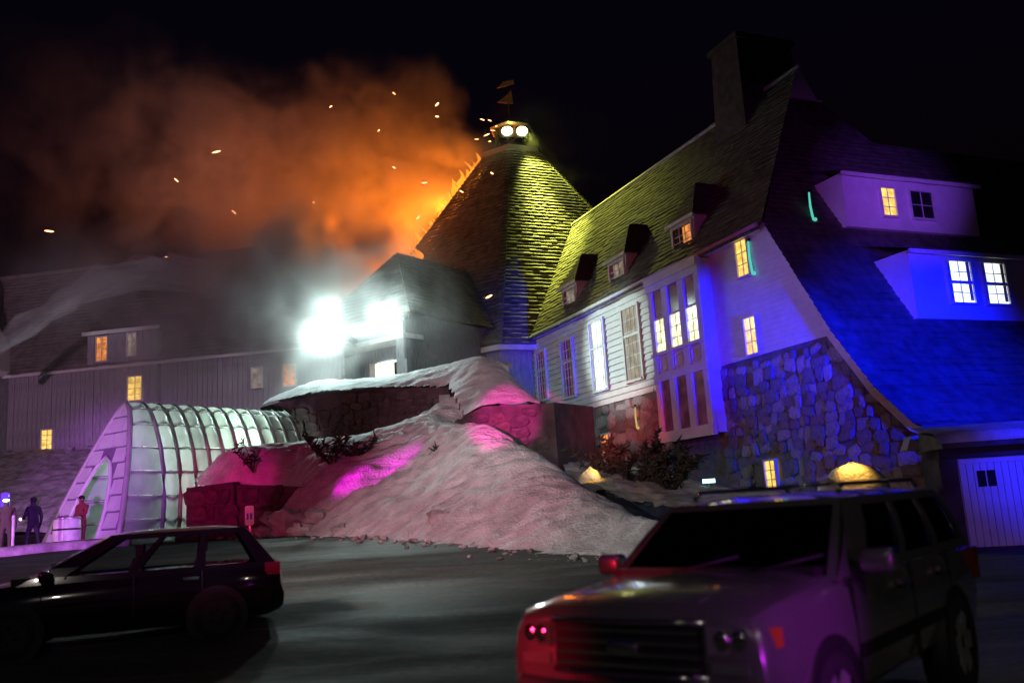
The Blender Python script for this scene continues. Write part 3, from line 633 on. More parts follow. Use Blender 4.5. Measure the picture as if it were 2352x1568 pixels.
# snow beside the right wing
tag(sheet('snow_bank', [P3(*q) for q in ((1290, 1100, 30), (1360, 1078, 31), (1450, 1110, 29), (1560, 1150, 27), (1700, 1160, 25.5), (1900, 1190, 24), (1330, 1060, 35), (1480, 1090, 33), (1640, 1120, 31), (1760, 1130, 29.5), (1960, 1150, 27), (2100, 1200, 25))],
    [tuple(at(x_, y_, Y_))[:2] for x_, y_, Y_ in ((1270, 1100, 29), (1560, 1160, 25.5), (1900, 1190, 23), (2150, 1200, 23), (2120, 1200, 26), (1960, 1150, 28.5), (1760, 1130, 31.5), (1500, 1090, 35), (1320, 1060, 38))], .25, dirty, 'low dirty snow bank along the stone foot of the white clapboard wing', .1, seed=31)[0], kind='structure')
def heap(label, px_, py_, Y_, w_, h_, seed):
    random.seed(seed); p = at(px_, py_, Y_); m = MB(); n, k = 16, 7
    for i in range(k + 1):
        t = i / k
        for j in range(n):
            a = 2 * math.pi * j / n; r = w_ * math.sqrt(max(0, 1 - t * t)) * (1 + .13 * math.sin(3 * a + seed) + random.uniform(-.06, .06)); m.v.append((r * math.cos(a), r * math.sin(a) * .7, -.6 + (h_ + .6) * t + random.uniform(-.04, .04)))
    for i in range(k):
        for j in range(n): m.f.append((i * n + j, i * n + (j + 1) % n, (i + 1) * n + (j + 1) % n, (i + 1) * n + j)); m.sm.append(True)
    o = m.build('snow_heap', snow, None, p); return tag(o, label, 'snow heap')
heap('snow heap glowing amber below the basement window behind the dark silver vehicle', 1962, 1125, 24.6, 1.0, .75, 3)
heap('small amber lit snow heap at the foot of the terrace side wall', 1358, 1103, 29.4, .5, .42, 5)
heap('low pale snow heap beside the amber snow heap', 1905, 1122, 24.2, .45, .28, 8)
lamp('amber_heap_light', at(1950, 1030, 24.2), 110, (1, .5, .07), aim=at(1962, 1110, 24.4), spot=80, radius=.1)  # unseen warm lamp hung over the amber heap
lamp('terrace_window_light', at(1372, 1055, 29.0), 34, (1, .5, .08), aim=at(1358, 1095, 29.3), spot=80, radius=.1)
# ================================================================== TUNNEL
TA = math.radians(35); tA = Vector((math.sin(TA), math.cos(TA), 0)); tB = Vector((math.cos(TA), -math.sin(TA), 0))
pk = at(291, 924, 32.6)
tb = Vector((pk.x, pk.y, 0)); TZ0 = 1.28; THT = pk.z - TZ0
TROT = math.atan2(tB.y, tB.x)
tun = thing('entrance_tunnel', 'gothic arched snow tunnel with ribbed translucent sides and violet front', 'snow tunnel', (tb.x, tb.y, TZ0), TROT)
prof_t = [(2.35, 0), (2.13, .8), (1.86, 1.6), (1.54, 2.45), (1.17, 3.3), (.74, 4.15), (.38, 4.75), (0, 5.05)]      # mouth
prof_r = [1.08, 1.26, 1.32, 1.28, 1.10, .78, .42, 0]                                                              # body ribs
prof_t = [(a, b * THT / 5.05) for a, b in prof_t]
REC = 1.75
def tp(a, b, v): return Vector((a, v - REC * max(0, 1 - b / THT) if v <= 0 else v, b))
NB, SP = 11, .665
vinyl = mat('translucent_vinyl', (.55, .64, .60), .25, var=.15, vs=1.5, trans=.5, spec=.5)
vin_f = mat('front_vinyl', (.74, .70, .76), .4, var=.08, vs=1.2, trans=.35)
ribm = mat('painted_steel_rib', (.34, .32, .33), .5, .1, var=.1)
def rib_v(k): return k * SP
for k in range(NB + 1):
    hwp = [(a if k == 0 else r_, b) for (a, b), r_ in zip(prof_t, prof_r)]
    pts = [(p if k == 0 else Vector((p.x, rib_v(k), p.z))) for p in [tp(-a, b, 0) for a, b in hwp] + [tp(a, b, 0) for a, b in hwp[-2::-1]]]
    pts = [Vector((p.x * 1.02, p.y, p.z)) for p in pts]
    MB().tube(pts, .085 if k else .10, 7).build('rib', ribm, tun)
for side in (-1, 1):
    for k in range(NB):
        for i in range(len(prof_t) - 1):
            (a0, b0), (a1, b1) = prof_t[i], prof_t[i + 1]
            v0a = tp(0, b0, 0).y if k == 0 else rib_v(k); v0b = tp(0, b1, 0).y if k == 0 else rib_v(k); v1 = rib_v(k + 1)
            g_ = .05; m = MB(); bul = .20
            a0f, a1f = (a0, a1) if k == 0 else (prof_r[i], prof_r[i + 1]); A = Vector((side * a0f, v0a + g_, b0 + .04)); B = Vector((side * prof_r[i], v1 - g_, b0 + .04)); C2 = Vector((side * prof_r[i + 1], v1 - g_, b1 - .02)); D2 = Vector((side * a1f, v0b + g_, b1 - .02))
            nn = Vector((side, 0, .35)).normalized(); n_ = 4; rows = []
            for r in range(3):
                for c in range(n_ + 1):
                    q = A.lerp(B, c / n_).lerp(D2.lerp(C2, c / n_), r / 2) + nn * bul * math.sin(math.pi * c / n_) * (.5 + .5 * math.sin(math.pi * r / 2)); m.v.append(tuple(q))
            for r in range(2):
                for c in range(n_): m.f.append((r * 5 + c, r * 5 + c + 1, r * 5 + 6 + c, r * 5 + 5 + c)); m.sm.append(True)
            m.build('side_panel', vinyl, tun)
for side in (-1, 1):
    for i in range(1, len(prof_t) - 1):
        a, b = prof_t[i]; MB().tube([Vector((side * a, tp(0, b, 0).y, b)), Vector((side * prof_r[i], SP, b)), Vector((side * prof_r[i], NB * SP, b))], .045, 5).build('purlin', ribm, tun)
# front face
def outer(b):
    for (a0, b0), (a1, b1) in zip(prof_t, prof_t[1:]):
        if b <= b1: return a0 + (a1 - a0) * (b - b0) / (b1 - b0)
    return 0
DH = 3.1
def door(b): return 0 if b >= DH else 1.15 * (1 - (b / DH) ** 2.1) ** .62
fsheet = MB(); zs = [THT * i / 26 for i in range(27)]
for side in (-1, 1):
    for b0, b1 in zip(zs, zs[1:]): fsheet.poly([tp(side * door(b0), b0, 0), tp(side * outer(b0), b0, 0), tp(side * outer(b1), b1, 0), tp(side * door(b1), b1, 0)])
fs = fsheet.build('front_frame', mat('front_frame_violet', (.16, .11, .20), .6, var=.1), tun)
rows_t = 9; rh = THT / rows_t
for r in range(rows_t):
    b0, b1 = r * rh + .035, (r + 1) * rh - .035; off = (.0 if r % 2 else .42)
    for c in range(-4, 5):
        xa, xb = (c - .5) * .8 + off + .04, (c + .5) * .8 + off - .04
        sp_ = [(xa, xb)]
        if b0 < DH: sp_ = [(xa, min(xb, -door(b0) - .05)), (max(xa, door(b0) + .05), xb)]
        for ya, yb in sp_:
            q = [(ya, b0), (yb, b0), (yb, b1), (ya, b1)]; pts = []
            for a, b in q:
                o_ = max(0, outer(b) - .07); d_ = door(b); a2 = max(-o_, min(o_, a))
                pts.append((a2, b))
            if abs(pts[1][0] - pts[0][0]) < .12 and abs(pts[2][0] - pts[3][0]) < .12: continue
            if pts[1][0] <= pts[0][0]: continue
            m = MB(); f3 = [tp(a, b, 0) for a, b in pts]; fo = Vector((0, -.05, .015)); m.hexa([f3[0], f3[1], f3[2], f3[3]] + [p + fo for p in f3]); m.build('front_panel', vin_f, tun)
dr = MB(); dp = [tp(-door(b), b, 0) for b in [DH * i / 14 for i in range(14)]] + [tp(0, DH, 0)] + [tp(door(b), b, 0) for b in [DH * i / 14 for i in range(13, -1, -1)]]
dr.tube([p + Vector((0, -.05, 0)) for p in dp], .075, 6); dr.build('door_frame', vin_f, tun)
MB().box(-.95, .95, -.2, -.12, 1.30, 1.38).build('door_transom', metal_l, tun)
lamp('tunnel_inside_light', Vector((tb.x, tb.y, TZ0)) + tA * 4.6 + Vector((0, 0, 3.4)), 300, (.78, 1, .82), radius=.4)
lamp('tunnel_inside_light', Vector((tb.x, tb.y, TZ0)) + tA * 1.2 + Vector((0, 0, 2.9)), 120, (.85, 1, .90), radius=.3)
# bins beside the tunnel door
for px_, py_, c_ in ((143, 1262, (.62, .64, .52)), (163, 1245, (.55, .58, .60))):
    p = at(px_, py_, 30.2); p.z = ground_z(p.x, p.y); b_ = thing('drum_bin', 'cream round drum bin standing in front of the tunnel doorway' if px_ < 150 else 'blue grey round drum bin beside the person in maroon jacket', 'bin', p, 0, 'drum bins in the tunnel doorway')
    MB().tube([(0, 0, 0), (0, 0, .05), (0, 0, .45), (0, 0, .95), (0, 0, 1.0)], [.26, .29, .31, .29, .25], 16).build('drum', mat('bin_%d' % px_, c_, .5), b_)
    MB().tube([(0, 0, .98), (0, 0, 1.06)], [.31, .27], 16).build('lid', metal_l, b_); MB().tube([(0, 0, .62), (0, 0, .68)], .318, 16).build('hoop', metal_d, b_)
# kerb with ploughed snow in front of the tunnel
kp = [at(-120, 1292, 27), at(20, 1290, 27.4), at(90, 1275, 28.4), at(170, 1262, 29.2), at(300, 1250, 29.6)]
kb = MB(); kb.tube([(p.x, p.y, ground_z(p.x, p.y) + .05) for p in kp], .24, 8); tag(kb.build('kerb', dirty), kind='structure', label='snow crusted kerb in front of the tunnel')
# ================================================================== parking sign
p = at(574, 1212, 28.6); p.z = ground_z(p.x, p.y); sg = thing('parking_sign', 'small white parking sign with two blue panels on a short post', 'sign', p)
zc = at(573, 1183, 28.6).z - p.z
MB().box(-.03, .03, -.02, .02, 0, zc).build('post', metal_l, sg)
plate = mat('sign_white', (.80, .84, .90), .4, var=.03); pb_ = mat('sign_blue', (.06, .13, .62), .4, var=.05)
MB().prism([(-.14, zc - .26), (-.10, zc - .30), (.10, zc - .30), (.14, zc - .26), (.14, zc + .26), (.10, zc + .30), (-.10, zc + .30), (-.14, zc + .26)], 'y', -.045, -.022).build('plate', plate, sg)
for a in (-.085, .02): MB().box(a, a + .065, -.052, -.046, zc - .13, zc + .07).build('blue_panel', pb_, sg)
lamp('sign_spot_light', (-1.5, 2, .8), 700, (.75, .85, 1), aim=at(573, 1185, 28.6), spot=5, blend=.8, radius=.1)  # narrow unseen spot aimed at the sign only
# ================================================================== shrubs
def shrub(label, p, h, n, mt, spread=.5, dense=26, lean=0.):
    root = thing('shrub', label, 'shrub', p); st = MB(); lf = MB()
    for i in range(n):
        a = random.uniform(0, 6.28); L = h * random.uniform(.6, 1); q = Vector((0, 0, 0)); d = Vector((math.cos(a) * spread + lean, math.sin(a) * spread, 1)).normalized(); pts = [q]
        for k in range(5):
            d = (d + Vector((random.uniform(-.25, .25), random.uniform(-.25, .25), random.uniform(-.1, .1)))).normalized(); q = q + d * L / 5; pts.append(q)
        st.tube(pts, [.03, .026, .02, .016, .011, .006], 5)
        for k in range(dense):
            t = random.uniform(.25, 1) * 5; i0 = min(4, int(t)); c = pts[i0].lerp(pts[i0 + 1], t - i0); u_ = Vector((random.uniform(-1, 1), random.uniform(-1, 1), random.uniform(-.4, .9))).normalized(); w_ = u_.cross(Vector((random.random(), random.random(), random.random()))).normalized() * .045
            ln = random.uniform(.14, .30); lf.poly([c - w_, c + w_, c + u_ * ln + w_ * .3, c + u_ * ln - w_ * .3])
    st.build('stem', mat('bark', (.06, .045, .04), .9) if 'bark' not in MATS else MATS['bark'], root); f = lf.build('foliage', mt, root); f['kind'] = 'stuff'
    return root
fol = mat('conifer_needles', (.035, .045, .03), .8, var=.4)
random.seed(12)
shrub('dark conifer shrub poking through the middle of the large snow bank', at(765, 1075, 31.0), 1.9, 9, fol, .75, 40)
shrub('low dark conifer branch lying on the snow beside the conifer shrub', at(825, 1055, 31.0), 1.0, 7, fol, 1.3, 40)
shrub('thin bare shrub on the snow bank near the tunnel ribs', at(582, 1085, 32.0), 1.35, 5, fol, .35, 12, -.2)
shrub('tiny dark twig alone high on the snow bank', at(1008, 1052, 29.5), .45, 4, fol, .5, 20)
for k, (a, b, Y_, h_) in enumerate(((1400, 1115, 30.5, 1.9), (1470, 1130, 29.5, 2.2), (1545, 1135, 28.5, 1.9))):
    shrub(('rounded dark shrub beside the orange basement window', 'tall dark shrub in front of the red lit stone base', 'dark shrub below the two storey bay')[k], at(a, b, Y_), h_, 15, fol, .7, 60)
# ================================================================== GARAGE under the low eave
ga = at(2232, 1258, 23.0); gar = thing('garage', 'small garage with violet lit plank door below a snowy eave', 'garage', (ga.x, ga.y, -.15), math.radians(-6))
MB().box(-.5, -.06, -.05, 1.2, 0, 2.62).build('jamb_post', rubble, gar)
MB().box(-.5, 5.2, -.12, 1.0, 2.36, 2.62).build('lintel', mat('dark_timber', (.06, .05, .04), .8), gar)
MB().box(-.06, 5.2, .5, 1.3, 0, 2.36).build('back_wall', mortar, gar)
gr = MB(); gr.prism([(-.75, 2.60), (-.75, 2.78), (-.2, 2.93), (.9, 3.1), (.9, 2.60)], 'x', -.6, 5.4); gr.build('roof', shingle, gar)
gs = MB(); ng = 24
for i in range(ng + 1):
    x_ = -.75 + 6.3 * i / ng; j = random.uniform(-.04, .04)
    gs.v += [(x_, -.86 + j, 2.72), (x_, -.9 + j, 2.86 + j), (x_, -.70 + j, 3.0 + j * .6), (x_, .3, 3.14 + j * .5), (x_, 1.0, 3.24)]
for i in range(ng):
    for k in range(4): gs.f.append((i * 5 + k, (i + 1) * 5 + k, (i + 1) * 5 + k + 1, i * 5 + k + 1)); gs.sm.append(True)
gs.build('snow_cap', snow, gar)
gd = MB().box(0, 3.4, .14, .2, .02, 2.34).build('door', white, gar); x = .02
while x < 3.3:
    m = MB().box(x, x + .155, .08, .137, .05, 2.20); m.build('plank', white, gd); x += .17
MB().box(0, 3.4, .05, .136, 2.21, 2.33).build('top_rail', white, gd)
for a in (.42, .66): MB().box(a, a + .2, .055, .10, 1.62, 2.02).build('pane', darkglass, gd)
MB().box(1.5, 1.56, .0, .08, 1.0, 1.3).build('handle', metal_l, gd)
hd = thing('lamp_hood', 'added white hood catching a bright blue patch of light on the stone gable foot', 'wall lamp', at(2098, 1020, 25.6))  # hood added so the blue light shows as a patch
MB().prism([(-.30, -.16), (.30, -.16), (.22, .10), (.05, .24), (-.12, .22)], 'y', -.2, .25).build('hood', white, hd); MB().box(-.05, .05, .2, .7, -.05, .05).build('arm', metal_d, hd)
# small lit lamps round the foot of the wing
for label, q, c in (('small cyan lamp near the corner of the bay foundation', (1628, 1104, 30), (.4, 1, .95)), ('small yellow lamp standing beside the garage drive', (2180, 1277, 14), (1, .8, .35))):
    p = at(*q); r = .13 if q[2] > 20 else .09; L = thing('ground_lamp', label, 'lamp', p); gl = glow('lamp_%d' % q[0], c, 3.0)
    MB().box(-r * 1.5, r * 1.5, -r * .5, r * .5, -r * .5, r * .5).build('lens', gl, L); MB().box(-r * 1.6, r * 1.6, -r * .3, r * .8, r * .5, r * .8).build('visor', metal_d, L); MB().tube([(0, .04, -r * .4), (0, .04, ground_z(p.x, p.y) - p.z - .1)], .025, 6).build('stake', metal_d, L)
# ================================================================== CARS
rubber = mat('tyre_rubber', (.015, .015, .016), .85); chrome = mat('chrome', (.75, .75, .77), .12, 1, var=.02); cglass = bpy.data.materials.new('car_glass'); cglass.use_nodes = True
_t = cglass.node_tree; _t.nodes.remove(_t.nodes['Principled BSDF']); _a = _t.nodes.new('ShaderNodeBsdfTransparent'); _a.inputs[0].default_value = (.80, .82, .82, 1); _g = _t.nodes.new('ShaderNodeBsdfGlossy'); _g.inputs['Roughness'].default_value = .03; _f = _t.nodes.new('ShaderNodeFresnel'); _f.inputs[0].default_value = 1.5
_m = _t.nodes.new('ShaderNodeMixShader'); _t.links.new(_f.outputs[0], _m.inputs[0]); _t.links.new(_a.outputs[0], _m.inputs[1]); _t.links.new(_g.outputs[0], _m.inputs[2]); _t.links.new(_m.outputs[0], _t.nodes['Material Output'].inputs[0])
lens_c = mat('headlamp_lens', (.62, .62, .64), .18, .85, var=.03, spec=.7, coat=1); lens_o = mat('indicator_lens', (.16, .015, .012), .15, var=.05); blackp = mat('black_plastic', (.010, .010, .011), .6)
def make_car(name, label, cat, loc, rot, paint, D):
    root = thing(name, label, cat, loc, rot); L = D['L']; W2 = D['W'] / 2
    st = D['st']; m = MB(); k = 0
    for (x, hw, zb, zt, cr_) in st:
        h = [(0, zb), (hw * .82, zb), (hw * .95, zb + .09), (hw, zb + (zt - zb) * .42), (hw * .995, zb + (zt - zb) * .62), (hw * .97, zt - .10), (hw * .90, zt - .015), (hw * .70, zt + cr_ * .6), (0, zt + cr_)]
        ring = [(x, y, z) for y, z in h] + [(x, -y, z) for y, z in h[-2:0:-1]]
        m.v += ring; k = len(ring)
    for i in range(len(st) - 1):
        for j in range(k): m.f.append((i * k + j, i * k + (j + 1) % k, (i + 1) * k + (j + 1) % k, (i + 1) * k + j)); m.sm.append(True)
    m.f.append(tuple(range(k))); m.f.append(tuple(range((len(st) - 1) * k, len(st) * k))[::-1]); m.sm += [False, False]
    body = m.build('body', paint, root)
    md = body.modifiers.new('b', 'BEVEL'); md.width = .03; md.segments = 2; md.limit_method = 'ANGLE'; md.angle_limit = .7
    (bf, br_), (tf, tr_) = D['gb'], D['gt']; hb, ht, z0, z1 = D['hb'], D['ht'], D['z0'], D['z1']
    zA, zB = z0 - .06, z1 - .05
    def sidept(t, v, sgn, o=.0):
        xb = bf + (br_ - bf) * t; xt = tf + (tr_ - tf) * t; y = hb + (ht - hb) * v + .035 * math.sin(math.pi * v)
        return Vector((xb + (xt - xb) * v, sgn * (y + o), zA + (zB - zA) * v))
    def endpt(f, v, front, o=0):          # f in -1..1 across the car
        xb, xt, bow = (bf, tf, .14 + (.09 - .14) * v) if front else (br_, tr_, -.05)
        y = (hb + (ht - hb) * v) * f; return Vector((xb + (xt - xb) * v + bow * (1 - f * f) + (o if front else -o), y, zA + (zB - zA) * v))
    def strip(fn, a0, a1, v0, v1, n, th, nm, mt, par=root):
        m = MB()
        for i in range(n):
            for j in range(3):
                A_, B_ = a0 + (a1 - a0) * i / n, a0 + (a1 - a0) * (i + 1) / n; V0, V1 = v0 + (v1 - v0) * j / 3, v0 + (v1 - v0) * (j + 1) / 3
                m.poly([fn(A_, V0, 0), fn(B_, V0, 0), fn(B_, V1, 0), fn(A_, V1, 0)], True); m.poly([fn(A_, V0, -th), fn(A_, V1, -th), fn(B_, V1, -th), fn(B_, V0, -th)], True)
        return m.build(nm, mt, par)
    wins = D['win']; gaps = [(0, wins[0][0])] + [(p_[1], q_[0]) for p_, q_ in zip(wins, wins[1:])] + [(wins[-1][1], 1)]
    for sgn in (-1, 1):
        fn = lambda t, v, o, sgn=sgn: sidept(t, v, sgn, o)
        for a_, b_ in gaps: strip(fn, a_, b_, 0, 1, 3, .05, 'pillar', paint)
        strip(fn, 0, 1, -.02, .13, 10, .05, 'belt_rail', paint); strip(fn, 0, 1, .89, 1.02, 10, .05, 'roof_frame', paint)
        for a_, b_ in wins: strip(lambda t, v, o, sgn=sgn: sidept(t, v, sgn, o - .02), a_, b_, .13, .89, 3, .006, 'side_window', cglass)
    for front, nm in ((True, 'windscreen'), (False, 'rear_window')):
        fe = lambda f, v, o, front=front: endpt(f, v, front, o)
        strip(fe, -1, 1, .93, 1.02, 10, .05, 'roof_header', paint); strip(fe, -1, -.93, 0, 1, 1, .04, 'pillar', paint); strip(fe, .93, 1, 0, 1, 1, .04, 'pillar', paint)
        strip(lambda f, v, o, front=front: endpt(f, v, front, o - .012), -.94, .94, .03, .94, 10, .006, nm, cglass)
        strip(fe, -1, 1, -.02, .03 if front else .12, 10, .04, 'cowl', blackp if front else paint)
    rf_ = MB(); nX, nY = 12, 10
    for i in range(nX + 1):
        for j in range(nY + 1):
            t_ = i / nX; f_ = -1 + 2 * j / nY; yb = ht * f_; fx = tf + .09 * (1 - f_ * f_) + .0; x_ = fx + (tr_ - .05 * (f_ * f_ - 1) * 0 - fx) * t_
            rf_.v.append((x_, yb, zB + (z1 - zB + .012) * (1 - abs(f_) ** 3.2) * (1 - abs(2 * t_ - 1) ** 5)))
    for i in range(nX):
        for j in range(nY): q = i * (nY + 1) + j; rf_.f.append((q, q + 1, q + nY + 2, q + nY + 1)); rf_.sm.append(True)
    rf_.build('roof', paint, root)
    for x_ in ((bf + tf) / 2 - .75, (bf + tf) / 2 - 1.65):
        for sgn in (-1, 1):
            st_ = MB().hexa([(x_ - .10, sgn * .40 - .23, z0 - .3), (x_ + .05, sgn * .40 - .23, z0 - .3), (x_ + .05, sgn * .40 + .23, z0 - .3), (x_ - .10, sgn * .40 + .23, z0 - .3), (x_ - .22, sgn * .40 - .20, z0 + .20), (x_ - .12, sgn * .40 - .20, z0 + .20), (x_ - .12, sgn * .40 + .20, z0 + .20), (x_ - .22, sgn * .40 + .20, z0 + .20)])
            so_ = st_.build('seat', blackp, root); MB().box(x_ - .25, x_ - .15, sgn * .40 - .13, sgn * .40 + .13, z0 + .22, z0 + .38).build('headrest', blackp, so_)
    sw = [(bf - .42 + .05 * math.sin(q * .5236), .38 + .18 * math.cos(q * .5236), z0 + .04 + .17 * math.sin(q * .5236)) for q in range(13)]
    MB().tube(sw, .016, 6, False).build('steering_wheel', blackp, root)
    MB().box(bf - .35, bf + .1, -hb + .1, hb - .1, z0 - .08, z0 + .03).build('dashboard', blackp, root)
    # wheels
    wr = D['wr']
    for x_ in D['wx']:
        for sgn in (-1, 1):
            a = MB(); y0_ = sgn * (W2 - .20); y1_ = sgn * (W2 + .012); a.tube([(x_, y0_, wr), (x_, y1_, wr)], wr + .09, 28); a.build('wheel_arch', blackp, root)
            t = MB(); pr2 = [(W2 - .20, wr * .72), (W2 - .19, wr * .96), (W2 - .14, wr), (W2 - .0, wr), (W2 + .022, wr * .95), (W2 + .028, wr * .70)]
            for y_, r_ in pr2:
                for j in range(28): q = 2 * math.pi * j / 28; t.v.append((x_ + r_ * math.cos(q), sgn * y_, wr + r_ * math.sin(q)))
            for i in range(len(pr2) - 1):
                for j in range(28): t.f.append((i * 28 + j, i * 28 + (j + 1) % 28, (i + 1) * 28 + (j + 1) % 28, (i + 1) * 28 + j)); t.sm.append(True)
            wo = t.build('wheel', rubber, root)
            r = MB(); yy = sgn * (W2 + .02); ring = []
            for j in range(6):
                q = 2 * math.pi * j / 6; ca, sa = math.cos(q), math.sin(q); tx, tz = -sa * .07, ca * .07
                r.hexa([(x_ + ca * .06 - tx, yy - .03 * sgn, wr + sa * .06 - tz), (x_ + ca * wr * .70 - tx, yy - .03 * sgn, wr + sa * wr * .7 - tz), (x_ + ca * wr * .70 + tx, yy - .03 * sgn, wr + sa * wr * .7 + tz), (x_ + ca * .06 + tx, yy - .03 * sgn, wr + sa * .06 + tz),
                        (x_ + ca * .06 - tx, yy, wr + sa * .06 - tz), (x_ + ca * wr * .70 - tx, yy, wr + sa * wr * .7 - tz), (x_ + ca * wr * .70 + tx, yy, wr + sa * wr * .7 + tz), (x_ + ca * .06 + tx, yy, wr + sa * .06 + tz)])
            r.build('rim', D.get('rim', metal_l), wo)
    # mirrors, handles, rack
    for sgn in (-1, 1):
        mm = MB().box(D['mx'] - .07, D['mx'] + .07, *sorted((sgn * (W2 + .02), sgn * (W2 + .24))), D['mz'] - .08, D['mz'] + .08); mo = mm.build('side_mirror', D.get('mirror', paint), root); mb_ = mo.modifiers.new('b', 'BEVEL'); mb_.width = .045; mb_.segments = 4; mo.data.polygons.foreach_set('use_smooth', [True] * 6)
        MB().box(D['mx'] - .05, D['mx'] + .03, *sorted((sgn * (hb - .03), sgn * (W2 + .06))), D['mz'] - .09, D['mz'] - .03).build('mirror_arm', blackp, mo)
        for hx in D['hx']: MB().box(hx, hx + .22, *sorted((sgn * (W2 - .01), sgn * (W2 + .035))), D['hz'], D['hz'] + .04).build('door_handle', chrome if D.get('chrome') else paint, root)
        for dx in D['dx']: MB().box(dx, dx + .012, *sorted((sgn * (W2 - .03), sgn * (W2 + .004))), .42, z0 - .05).build('door_seam', blackp, root)
        if not D.get('norail'): MB().tube([(tf - .25, sgn * (ht - .10), z1 + .0), (tf - .35, sgn * (ht - .10), z1 + .055), (tr_ + .3, sgn * (ht - .10), z1 + .055), (tr_ + .2, sgn * (ht - .10), z1)], .02, 6).build('roof_rail', chrome if D.get('chrome') else blackp, root)
    return root
# silver truck in front
silver = mat('dark_silver_paint', (.17, .17, .175), .26, .45, var=.06, vs=30, coat=1)
hL = 4.65
suv_rot = math.atan2(-.777, -.63)
fr_near = Vector((1.32, 5.10, 0)); hd_ = Vector((-.63, -.777, 0)); lf_ = Vector((-hd_.y, hd_.x, 0))   # left of the car
cen = fr_near - hd_ * (hL / 2 - .12) - lf_ * (.90)
SUV = dict(L=hL, W=1.82, st=[(2.31, .80, .48, .72, .0), (2.30, .86, .42, 1.0, .01), (2.24, .89, .38, 1.05, .03), (1.9, .905, .36, 1.09, .05), (1.2, .91, .35, 1.14, .06), (.95, .91, .35, 1.15, .04), (.2, .91, .35, 1.16, .0), (-1.6, .91, .35, 1.16, .0), (-2.15, .90, .36, 1.16, .0), (-2.30, .86, .42, 1.12, 0), (-2.34, .80, .47, .8, 0)],
    gb=(1.12, -2.22), gt=(.42, -1.98), hb=.86, ht=.70, z0=1.17, z1=1.665, win=[(.16, .40), (.45, .68), (.73, .95)], wr=.37, wx=(1.45, -1.35), mx=.82, mz=1.21, hx=(-.15, -1.15), hz=.98, dx=(.98, -.28, -1.3), chrome=True)
truck = make_car('sport_utility_vehicle', 'dark silver boxy sport utility vehicle with roof rails and red lit grille', 'car', (cen.x, cen.y, 0), suv_rot, silver, SUV)
gm = MB(); gm.box(2.20, 2.312, -.52, .52, .70, 1.0); gro = gm.build('grille', blackp, truck)
for i in range(4): MB().box(2.312, 2.345, -.50, .50, .735 + i * .066, .757 + i * .066).build('grille_bar', chrome, gro)
for z_ in (.70, 1.0): MB().tube([(2.31, -.53, z_), (2.345, -.3, z_), (2.352, 0, z_), (2.345, .3, z_), (2.31, .53, z_)], .018, 6).build('grille_trim', chrome, gro)
MB().ball((2.355, 0, .85), .085, 16, 8, 0, (.18, 1.35, .62)).build('badge', chrome, gro)
amber = mat('amber_lens', (.42, .10, .02), .1, coat=1)
for s_ in (-1, 1):
    y0_, y1_ = s_ * .545, s_ * .80
    hp = [(2.325, y0_, .83), (2.285, y1_, .84), (2.285, y1_, .975), (2.325, y0_, .985)]; hq = [(x_ - .10, y_, z_) for x_, y_, z_ in hp]
    hh = MB(); hh.hexa([hq[0], hq[1], hp[1], hp[0], hq[3], hq[2], hp[2], hp[3]]); ho = hh.build('headlight', lens_c, truck)
    for q in (.3, .7): MB().ball((2.318 - .03 * q, y0_ + (y1_ - y0_) * q, .905), .058, 12, 8, 0, (.25, 1, 1)).build('bulb_reflector', chrome, ho)
    cp = [(2.283, s_ * .81, .85), (2.12, s_ * .905, .86), (2.12, s_ * .905, .965), (2.283, s_ * .81, .97)]; cq = [(x_ - .06, y_ * .93, z_) for x_, y_, z_ in cp]
    MB().hexa([cq[0], cq[1], cp[1], cp[0], cq[3], cq[2], cp[2], cp[3]]).build('turn_signal', amber, truck)
    a, b = sorted((s_ * .56, s_ * .78)); MB().box(2.2, 2.322, a, b, .73, .79).build('parking_light', lens_c, truck)
    a, b = sorted((s_ * .78, s_ * .90)); MB().box(-2.36, -2.2, a, b, .80, 1.08).build('tail_light', lens_o, truck)
    MB().ball((2.43, s_ * .62, .52), .055, 10, 7, 0, (.4, 1.2, .8)).build('fog_light', lens_c, truck)
    MB().box(-1.0, .98, *sorted((s_ * .905, s_ * .925)), .62, .70).build('side_moulding', blackp, truck)
    MB().box(1.12, 1.125, *sorted((s_ * .0, s_ * .80)), 1.19, 1.205).build('bonnet_gap', blackp, truck)
bm = MB(); bp_ = [(2.22, -.93), (2.36, -.80), (2.44, -.4), (2.46, 0), (2.44, .4), (2.36, .80), (2.22, .93)]
bm.prism([(x_, y_) for x_, y_ in bp_] + [(2.1, .93), (2.1, -.93)], 'z', .44, .66); bo = bm.build('front_bumper', mat('bumper_chrome', (.45, .45, .47), .2, .9), truck); q = bo.modifiers.new('b', 'BEVEL'); q.width = .035; q.segments = 3
MB().box(2.455, 2.475, -.26, .26, .49, .61).build('licence_plate', white, truck)
hdm = MB()
for s_ in (-1, 1): hdm.tube([(2.15, s_ * .42, 1.085), (1.6, s_ * .44, 1.135), (1.1, s_ * .46, 1.175)], [.012, .018, .018], 6)
hdm.build('bonnet_crease', silver, truck)
for s_ in (-.25, .35): MB().tube([(1.26, s_, 1.18), (1.05, s_ + .42, 1.27)], .012, 5).build('wiper', blackp, truck)
for x_ in (-.1, -.9, -1.6): MB().tube([(x_, -.60, 1.725), (x_, .60, 1.725)], .016, 6).build('roof_bar', chrome, truck)
